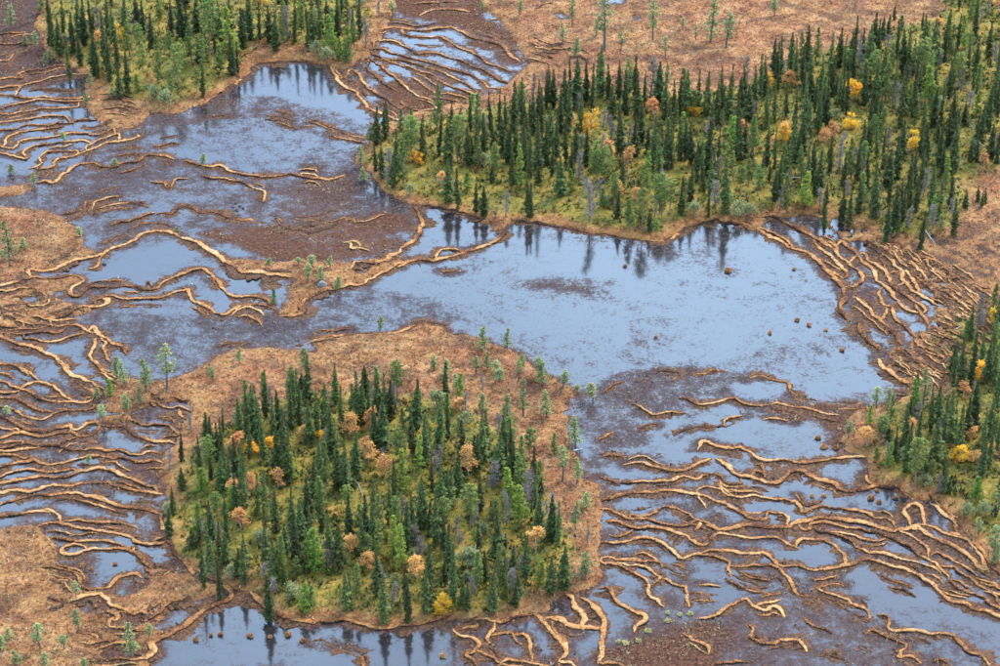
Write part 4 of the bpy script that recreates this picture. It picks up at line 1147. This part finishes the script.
(200,240): "l540,120,210 l605,130,210 l560,80,140 l690,170,235 g370,245,310 l655,80,140 l525,535,640 l200,540,620 l900,370,460 l350,90,120 l490,90,125",
(400,240): "l415,430,560 l540,430,540 l605,570,670 l700,580,690 l440,560,650 l170,570,650 l230,600,680 l380,580,670",
(0,533): "l205,440,580 l390,375,490 l320,500,580 l45,470,530 l655,425,620 l745,450,530 l80,580,670 l235,590,690 l425,620,720 l380,230,330 l5,510,580",
(200,120): "l800,120,230 l15,160,210 s880,130,270 s910,110,270 s985,70,240 d940,150,390 s965,180,400 p850,70,120 l820,230,300",
(0,120): "l575,185,230 l400,530,580 l55,215,260 l170,250,320 l320,50,100 l885,525,555",
}
AREA = {'A': 'the upper left forest', 'B': 'the wide lakeside forest', 'C': 'the wooded island', 'D': 'the right edge forest'}
spots = []           # kind, x, top, foot in photograph pixels
for (ox, oy), txt in TREES.items():
    for w in txt.split():
        a = w[1:].split(',')
        x, yt, yb = ox + float(a[0]) / 5, oy + float(a[1]) / 5, oy + float(a[2]) / 5
        if w[0] == 's': yb = max(yb, yt + random.uniform(33, 44) * (1 + .25 * (yb > 330)))
        spots.append((w[0], x, yt, yb))

# nobody grows in the water: a hidden foot drawn too low is moved up onto the bank
for i, (kd, x, yt, yb) in enumerate(spots):
    if kd == 'l': continue
    y_ = yb
    for _ in range(16):
        q = G(x, y_, .3)
        if float(gsample(sd, q[:1], q[1:])[0]) > 1.2: break
        y_ -= 1.2
    else: y_ = yb
    spots[i] = (kd, x, yt if y_ > yt + 14 else y_ - 16, y_)

def area_of(x, y):
    for k_, pl in FOREST.items():
        if inside(x, y, chk[k_]): return k_
    return None
chk = {k_: [tuple(q) for q in (np.array(pl) - np.mean(pl, 0)) * (1.04, 1.06) + np.mean(pl, 0)] for k_, pl in FOREST.items()}
# close the gaps of the stands with younger trees
fill = random.Random(77); n_hand = len(spots)
for k_, n_, hmin, hmax in (('A', 60, 22, 38), ('B', 215, 20, 40), ('C', 165, 22, 46), ('D', 50, 20, 38)):
    pl = FOREST[k_]; xs, ys = [q[0] for q in pl], [q[1] for q in pl]; got = 0; tries = 0
    while got < n_ and tries < 6000:
        tries += 1
        x, y = fill.uniform(max(min(xs), -30), min(max(xs), 1035)), fill.uniform(max(min(ys), -12), min(max(ys), 640))
        if not inside(x, y, pl): continue
        if k_ == 'B' and x < 600 and y > 178: continue
        if fbm(np.array([x]), np.array([y * 1.6]), 38, 2, 5)[0] < .36: continue
        if any(abs(x - s[1]) < 4.2 and abs(y - s[3]) < 4.5 for s in spots): continue
        hh = fill.uniform(hmin, hmax)
        if any(s[0] in 'yoPg' and abs(x - s[1]) < 8 and s[3] - 4 < y < s[3] + hh for s in spots[:n_hand]): continue
        kd = fill.choices('spdgtwo', (40, 14, 18, 7, 9, 9, 3))[0]
        if kd in 'dtwo': hh *= .6 if kd != 'w' else .4
        spots.append((kd, x, y - hh, y)); got += 1

NAME = {'s': ('spruce_tree', 'spruce'), 't': ('spruce_tree', 'spruce'), 'p': ('pine_tree', 'pine'), 'P': ('pine_tree', 'pine'), 'g': ('pine_tree', 'pine'), 'l': ('bog_pine', 'pine'),
        'y': ('birch_tree', 'birch'), 'o': ('birch_tree', 'birch'), 'd': ('bare_tree', 'tree'), 'w': ('willow_bush', 'bush')}
LOOK = {'s': 'slender dark spruce', 't': 'small young spruce', 'p': 'grey green pine', 'P': 'stout open crowned pine', 'g': 'fresh green pine', 'l': 'pale thin bog pine',
        'y': 'golden birch', 'o': 'faded orange birch', 'd': 'bare grey tree', 'w': 'pale willow bush'}
def ordinal(n): return '%d%s' % (n, 'th' if 10 <= n % 100 <= 20 else {1: 'st', 2: 'nd', 3: 'rd'}.get(n % 10, 'th'))
def region(x, y):
    if y < 90 and x > 470: return 'the rusty bog at the top'
    if y < 130 and x < 60: return 'the top left fen'
    if x < 75 and y < 330: return 'the brown bog at left'
    if x < 400 and y < 345: return 'the spits left of the lake'
    if x < 110 and y > 480: return 'the straw coloured bog bottom left'
    if x < 185: return 'the string fen left of the island'
    if x > 840: return 'the shore of the right edge forest'
    if x > 740: return 'the net bog right of the lake'
    if y < 660: return 'the open heath around the island'
    return 'the front shore'
sp = [i for i, q in enumerate(spots) if q[0] in 'st']
def shows(i):
    kd, x, yt, yb = spots[i]
    return (yb - yt) * (0 if (x < 2 or x > 998 or yb < 12) else 1) + (8 if yb > 330 else 0)
rest = set(sorted(sp, key=shows)[:max(0, len(sp) - 300)])
cells = {}
for i, (kd, x, yt, yb) in enumerate(spots):
    a_ = area_of(x, yb)
    if a_ and kd != 'l':
        pl = FOREST[a_]; x0, x1 = max(min(q[0] for q in pl), 0), min(max(q[0] for q in pl), 1000)
        col = [y_ for y_ in range(-40, 660, 3) if inside(x, y_, pl)] or [yb]
        fr = (yb - col[0]) / (col[-1] - col[0] + 1e-6)
        row = 'back' if fr < .36 else 'middle' if fr < .72 else 'front'
        if kd in 'sp':
            c3 = ('left', 'centre', 'right')[min(2, max(0, int((x - x0) / (x1 - x0) * 3)))]
            where = '%s %s of %s' % (row, c3, AREA[a_])
        else: where = '%s of %s' % (row, AREA[a_])
    else: where = region(x, yb)
    cells.setdefault((kd, where), []).append(i)
LABEL = {}
for (kd, where), ids in cells.items():
    ids.sort(key=lambda i: spots[i][1])
    for n_, i in enumerate(ids):
        on = ' in the ' if where.split()[0] in ('back', 'middle', 'front') else ' on '
        if len(ids) == 1: lb = 'the only %s%s%s' % (LOOK[kd], on, where)
        else: lb = '%s, %s from left%s%s' % (LOOK[kd], ordinal(n_ + 1) if n_ else 'first', on.replace(' in the', ',') if on != ' on ' else on, where)
        lb = lb.replace(' ,', ',')
        LABEL[i] = (lb, '%ss%s%s' % (LOOK[kd].replace('birch', 'birche').replace('bush', 'bushe'), on, where))
tr = random.Random(3)
SV, SF, ST, TV, TF = [], [], [], [], []; so = to = 0
from mathutils import Matrix, Euler
def coords(me):
    a = np.empty(len(me.vertices) * 3, np.float32); me.vertices.foreach_get('co', a); return a.reshape(-1, 3)
for i, (kd, x, yt, yb) in enumerate(spots):
    p0 = G(x, yb, .3); gz = float(gsample(H, p0[:1], p0[1:])[0])
    gz = max(gz, 0.02)
    hgt = max(1.2, (yb - yt) * float(pxsize(yb)) / math.cos(PITCH))
    pk = {'t': 's', 'P': 'p'}.get(kd, kd)
    t_, c_, h0 = PROTO[pk][2 if kd == 'P' else tr.randrange(len(PROTO[pk]))]
    s = hgt / h0
    if kd in 'w': wxy = s * tr.uniform(1.0, 1.3)
    elif kd == 'P': wxy = s * 1.05
    elif kd in 'yo': wxy = (s * .5 + .6) * tr.uniform(1.0, 1.3)
    elif pk == 's': wxy = min(1.3, max(.62, s * .6 + .38)) * tr.uniform(.95, 1.65)
    elif pk in 'pg': wxy = (s * .6 + .35 if s < 1 else s) * tr.uniform(.82, 1.2)
    else: wxy = (s * .65 + .35 if s < 1 else s) * tr.uniform(1.05, 1.5)
    if kd == 't': wxy *= .8
    rot = (tr.gauss(0, .02), tr.gauss(0, .02), tr.uniform(0, 6.28))
    if i in rest:
        M = np.array(Matrix.LocRotScale(Vector((p0[0], p0[1], gz - .05)), Euler(rot), Vector((wxy, wxy, s))))
        for me, VV, FF, off in ((t_, TV, TF, to), (c_, SV, SF, so)):
            co = coords(me); VV.append(co @ M[:3, :3].T + M[:3, 3])
            FF.extend([tuple(v + off for v in p.vertices) for p in me.polygons])
        a = np.empty(len(c_.vertices), np.float32); c_.attributes['tone'].data.foreach_get('value', a); ST.append(a * tr.uniform(.6, 1.1))
        to += len(t_.vertices); so += len(c_.vertices)
        continue
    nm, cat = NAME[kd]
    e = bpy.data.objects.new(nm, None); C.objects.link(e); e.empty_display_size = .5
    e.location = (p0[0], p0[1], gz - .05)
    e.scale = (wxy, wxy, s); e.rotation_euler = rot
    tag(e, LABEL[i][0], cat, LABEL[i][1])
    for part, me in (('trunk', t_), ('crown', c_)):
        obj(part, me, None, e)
if SV:
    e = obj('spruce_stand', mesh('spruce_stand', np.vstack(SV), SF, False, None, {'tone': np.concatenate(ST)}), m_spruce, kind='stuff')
    tag(e, 'the smaller dark spruces that close up the forest stands', 'spruces')
    obj('trunks', mesh('trunks', np.vstack(TV), TF, True), m_bark, e, kind='stuff')
from collections import Counter
# ------------------------------------------------------------------ hummocks, stones and fallen wood
def mound(seed, w, h, stone=False, tone=None):
    r = np.random.default_rng(seed); V, F = [], []
    rings, sg = 5, 14
    ph = r.random(4) * 6.28
    for i in range(rings):
        t = i / (rings - 1); rr = math.cos(t * 1.45) ** .7; zz = -.15 + (h + .15) * math.sin(t * 1.571)
        for s in range(sg):
            a = s / sg * 6.2832
            k_ = 1 + .16 * math.sin(2 * a + ph[0]) + .10 * math.sin(3 * a + ph[1]) + .12 * (r.random() - .5)
            V.append((rr * w / 2 * k_ * math.cos(a), rr * w / 2 * k_ * math.sin(a) * .85, zz * (1 + .15 * (r.random() - .5))))
    V.append((0, 0, h * 1.02))
    for i in range(rings - 1):
        for s in range(sg):
            a, b = i * sg + s, i * sg + (s + 1) % sg
            F.append((a, b, b + sg, a + sg))
    for s in range(sg): F.append(((rings - 1) * sg + s, (rings - 1) * sg + (s + 1) % sg, rings * sg))
    E = [1 - sstep(.0, .5, max(v[2], 0) / h) for v in V]; T = [.0 if tone is None else tone] * len(V)
    if not stone:
        for _ in range(int(110 * w)):
            a, q = r.random() * 6.283, r.random() ** .5 * .46 * w
            x, y = q * math.cos(a), q * math.sin(a) * .85; z = h * math.sqrt(max(0, 1 - (2 * q / w) ** 2)) - .03
            b = r.random() * 6.283; k = len(V); l = .15 + .32 * r.random()
            V += [(x - .06 * math.sin(b), y + .06 * math.cos(b), z), (x + .06 * math.sin(b), y - .06 * math.cos(b), z), (x + l * math.cos(b), y + l * math.sin(b), z + .08 + .26 * r.random())]
            F.append((k, k + 1, k + 2)); E += [0.] * 3; T += [(.2 * (r.random() - .5)) if tone is None else r.random()] * 3
    return mesh('mound', np.array(V), F, stone, None, {'edge': np.array(E), 'tone': np.array(T), 'apron': np.zeros(len(V))})

HUM = [  # x, y, width m, height, label
 (728,271,1.9,.8,'large tan sedge hummock alone in the middle of the lake'), (770,333,1.1,.35,'dark low hummock in the right half of the lake'),
 (797,320,1.3,.4,'brown hummock left of its paler twin near the lake\'s right shore'), (809,325,1.2,.45,'pale brown hummock nearest the lake\'s right shore'),
 (794,269,.8,.35,'small greenish hummock in the lake\'s upper right corner'), (842,350,1.3,.45,'rusty hummock in the lake\'s lower right bay'),
 (656,337,.8,.3,'small dark hummock in the lower middle of the lake'), (625,266,1.0,.3,'yellowish hummock among the tree reflections in the lake'),
 (253,606,.9,.35,'small hummock below the bank in the front pool, highest one'), (250,636,1.3,.45,'red brown hummock at the left of the front pool'),
 (288,635,1.4,.45,'broad ochre hummock right of centre in the front pool'), (303,641,1.3,.4,'rusty hummock touching the reflections in the front pool'),
 (220,634,1.0,.35,'mossy hummock second from left in the front pool'), (196,640,1.2,.45,'tan hummock nearest the left ridge of the front pool'),
 (211,635,.7,.25,'tiny hummock between two others in the front pool'), (270,637,.7,.25,'tiny rusty hummock in the middle of the front pool'),
 (818,438,1.4,.4,'upper dark islet in the pool left of the right forest'), (824,447,1.8,.45,'largest dark islet in the pool left of the right forest'),
 (836,448,1.6,.45,'mossy islet against the bank of the right forest'), (871,498,1.7,.6,'round orange hummock in the pool below the right forest'),
 (896,498,1.3,.45,'small orange hummock right of the round one below the right forest'), (879,502,1.2,.25,'flat dark islet between two orange hummocks'),
 (877,491,1.0,.25,'flat dark islet above the orange hummocks'), (812,496,1.0,.2,'flat dark islet left of the orange hummocks'), (824,496,1.0,.2,'flat dark islet beside another, left of the orange hummocks'),
 (83,566,1.2,.4,'tan hummock in the oval pool by the straw bog, left one'), (91,569,.8,.3,'small tan hummock in the oval pool by the straw bog'), (115,564,.8,.3,'lone hummock in the right half of the oval pool'),
 (902,382,1.3,.35,'rusty hummock in the corner where the lake meets the right bog'), (443,656,1.3,.4,'reddish hummock at the bottom edge right of the front pool'),
 (445,272,.9,.3,'small brown hummock under the curved ridge in the lake'),
 (148,283,1.1,.5,'pale bushy hummock on the ridge below the bay pool'), (96,607,.7,.3,'small tan hummock in the dark pool of the bottom left'),
 (862,333,.9,.3,'thin low hummock at the lake edge under the net bog'), (826,330,.9,.2,'low dark hummock beside the pale one in the lake'),
]
for i, (x, y, w, h, lb) in enumerate(HUM):
    w, h = w * .72, h * .6
    p0 = G(x, y, .1); o = obj('hummock', mound(300 + i, w, h), m_ridge); o.location = (p0[0], p0[1], 0)
    o.rotation_euler[2] = i * 1.7; tag(o, lb, 'hummock', 'hummocks standing in the pools')
for i, (x, y, lb) in enumerate([(668,613,'topmost of the pale moss cushions on the muddy right fen'), (668,621,'pale moss cushion just under the topmost one'), (648,631,'pale moss cushion alone on the dark mud'),
        (618,642,'leftmost pale moss cushion on the muddy right fen'), (638,641,'pale moss cushion right of the leftmost pair'), (626,643,'pale moss cushion second from left on the mud'), (680,615,'pale moss cushion right of the topmost one'), (690,614,'rightmost pale moss cushion on the muddy right fen')]):
    p0 = G(x, y, .1); o = obj('moss_cushion', mound(400 + i, .5 + .2 * (i % 3), .25, False, .6), m_moss)
    o.location = (p0[0], p0[1], 0); tag(o, lb, 'moss', 'pale moss cushions on the muddy fen')
for i, (x, y, w, lb) in enumerate([(237,210,.9,'largest dark stone in the small upper pool'), (233,207,.6,'dark stone left of the largest in the small upper pool'), (240,206,.55,'dark stone above the largest in the small upper pool'), (243,208,.5,'rightmost dark stone in the small upper pool'), (236,203,.5,'topmost dark stone in the small upper pool'),
        (136,243,.8,'black stone under the arched ridge of the bay pool'), (104,264,.8,'black stone by the left corner of the bay pool')]):
    p0 = G(x, y, .1); o = obj('stone', mound(500 + i, w, .3, True), m_dstone); o.location = (p0[0], p0[1], 0); tag(o, lb, 'stone', 'dark stones in the upper pools')
p0 = G(322, 286, .3); o = obj('boulder', mound(520, 1.5, .8, True), m_stone); o.location = (p0[0], p0[1], float(gsample(H, p0[:1], p0[1:])[0]) - .05)
tag(o, 'pale grey boulder on the spit beside small pines', 'boulder')

def log(px0, px1, rad, lb, lift=.15, twigs=6, seed=1):
    r = random.Random(seed); a, b = G(*px0, .4), G(*px1, .4)
    za, zb = (max(float(gsample(H, q[:1], q[1:])[0]), 0) + lift for q in (a, b))
    d = b - a; Lg = float(np.hypot(*d)); V, F = [], []
    n = 8; side = np.array((-d[1], d[0])) / Lg; bow = r.uniform(-.15, .15)
    for i in range(n):
        t = i / (n - 1); c_ = d * t + side * bow * math.sin(t * 3.14); rr = rad * (1 - .75 * t)
        for s in range(6):
            q = s / 6 * 6.2832
            V.append((c_[0] + side[0] * rr * math.cos(q), c_[1] + side[1] * rr * math.cos(q), (zb - za) * t + rr * math.sin(q)))
    for i in range(n - 1):
        for s in range(6): F.append((i * 6 + s, i * 6 + (s + 1) % 6, i * 6 + 6 + (s + 1) % 6, i * 6 + 6 + s))
    F += [tuple(range(5, -1, -1)), tuple(range((n - 1) * 6, n * 6))]
    o = obj('fallen_log', mesh('fallen_log', np.array(V), F, True), m_log); o.location = (a[0], a[1], za)
    tag(o, lb, 'log', 'fallen grey trees')
    tv, tf = [], []
    for i in range(twigs):
        t = r.uniform(.3, .95); c_ = (d[0] * t, d[1] * t, (zb - za) * t)
        limb(tv, tf, c_, (c_[0] + r.gauss(0, .5), c_[1] + r.gauss(0, .5), c_[2] + r.uniform(.1, .7)), .03, .01)
    if tv: obj('branches', mesh('branches', np.array(tv), tf), m_log, o)
log((924,232),(936,246),.16,'grey fallen trunk at the front right corner of the wide forest', seed=1)
log((620,145),(638,148),.12,'thin pale trunk lying in the left middle of the wide forest', seed=2)
log((860,97),(880,98),.10,'pale fallen trunk beside twin golden birches', seed=3)
log((745,200),(778,203),.09,'long thin trunk on the moss near the lake\'s far shore', seed=4)
log((792,183),(806,182),.12,'short white trunk in the right front of the wide forest', seed=5)
log((962,120),(975,135),.10,'thin grey trunk at the far right of the wide forest', seed=6)
log((268,594),(277,580),.10,'white dead trunk leaning at the island\'s front left', .5, 8, 7)
log((358,488),(366,506),.09,'thin straight trunk in the middle of the wooded island', .3, 3, 8)
log((968,368),(978,384),.09,'grey trunk under the orange birch at the right edge', seed=9)
log((418,500),(426,512),.08,'thin dead trunk left of the stout pine on the island', seed=10)
log((955,333),(962,328),.10,'pale log at the edge of the net bog', seed=11)
log((573,449),(583,447),.22,'dark short log by the narrow pool right of the island', .05, 0, 12)
# upturned root plate above the upper lake
p0 = G(311, 49, .4); tv, tf = [], []; r = random.Random(9)
for i in range(26):
    a = r.uniform(0, 6.283); l = r.uniform(.5, 1.5)
    limb(tv, tf, (r.gauss(0, .2), r.gauss(0, .2), .5), (math.cos(a) * l * 1.2, math.sin(a) * l * .6, .5 + math.sin(a * 1.7) * l * .6), .09, .02)
o = obj('root_plate', mesh('root_plate', np.array(tv), tf), m_log); o.location = (p0[0], p0[1], float(gsample(H, p0[:1], p0[1:])[0]) + .1)
tag(o, 'upturned pale root plate on the far bank of the upper lake', 'roots')
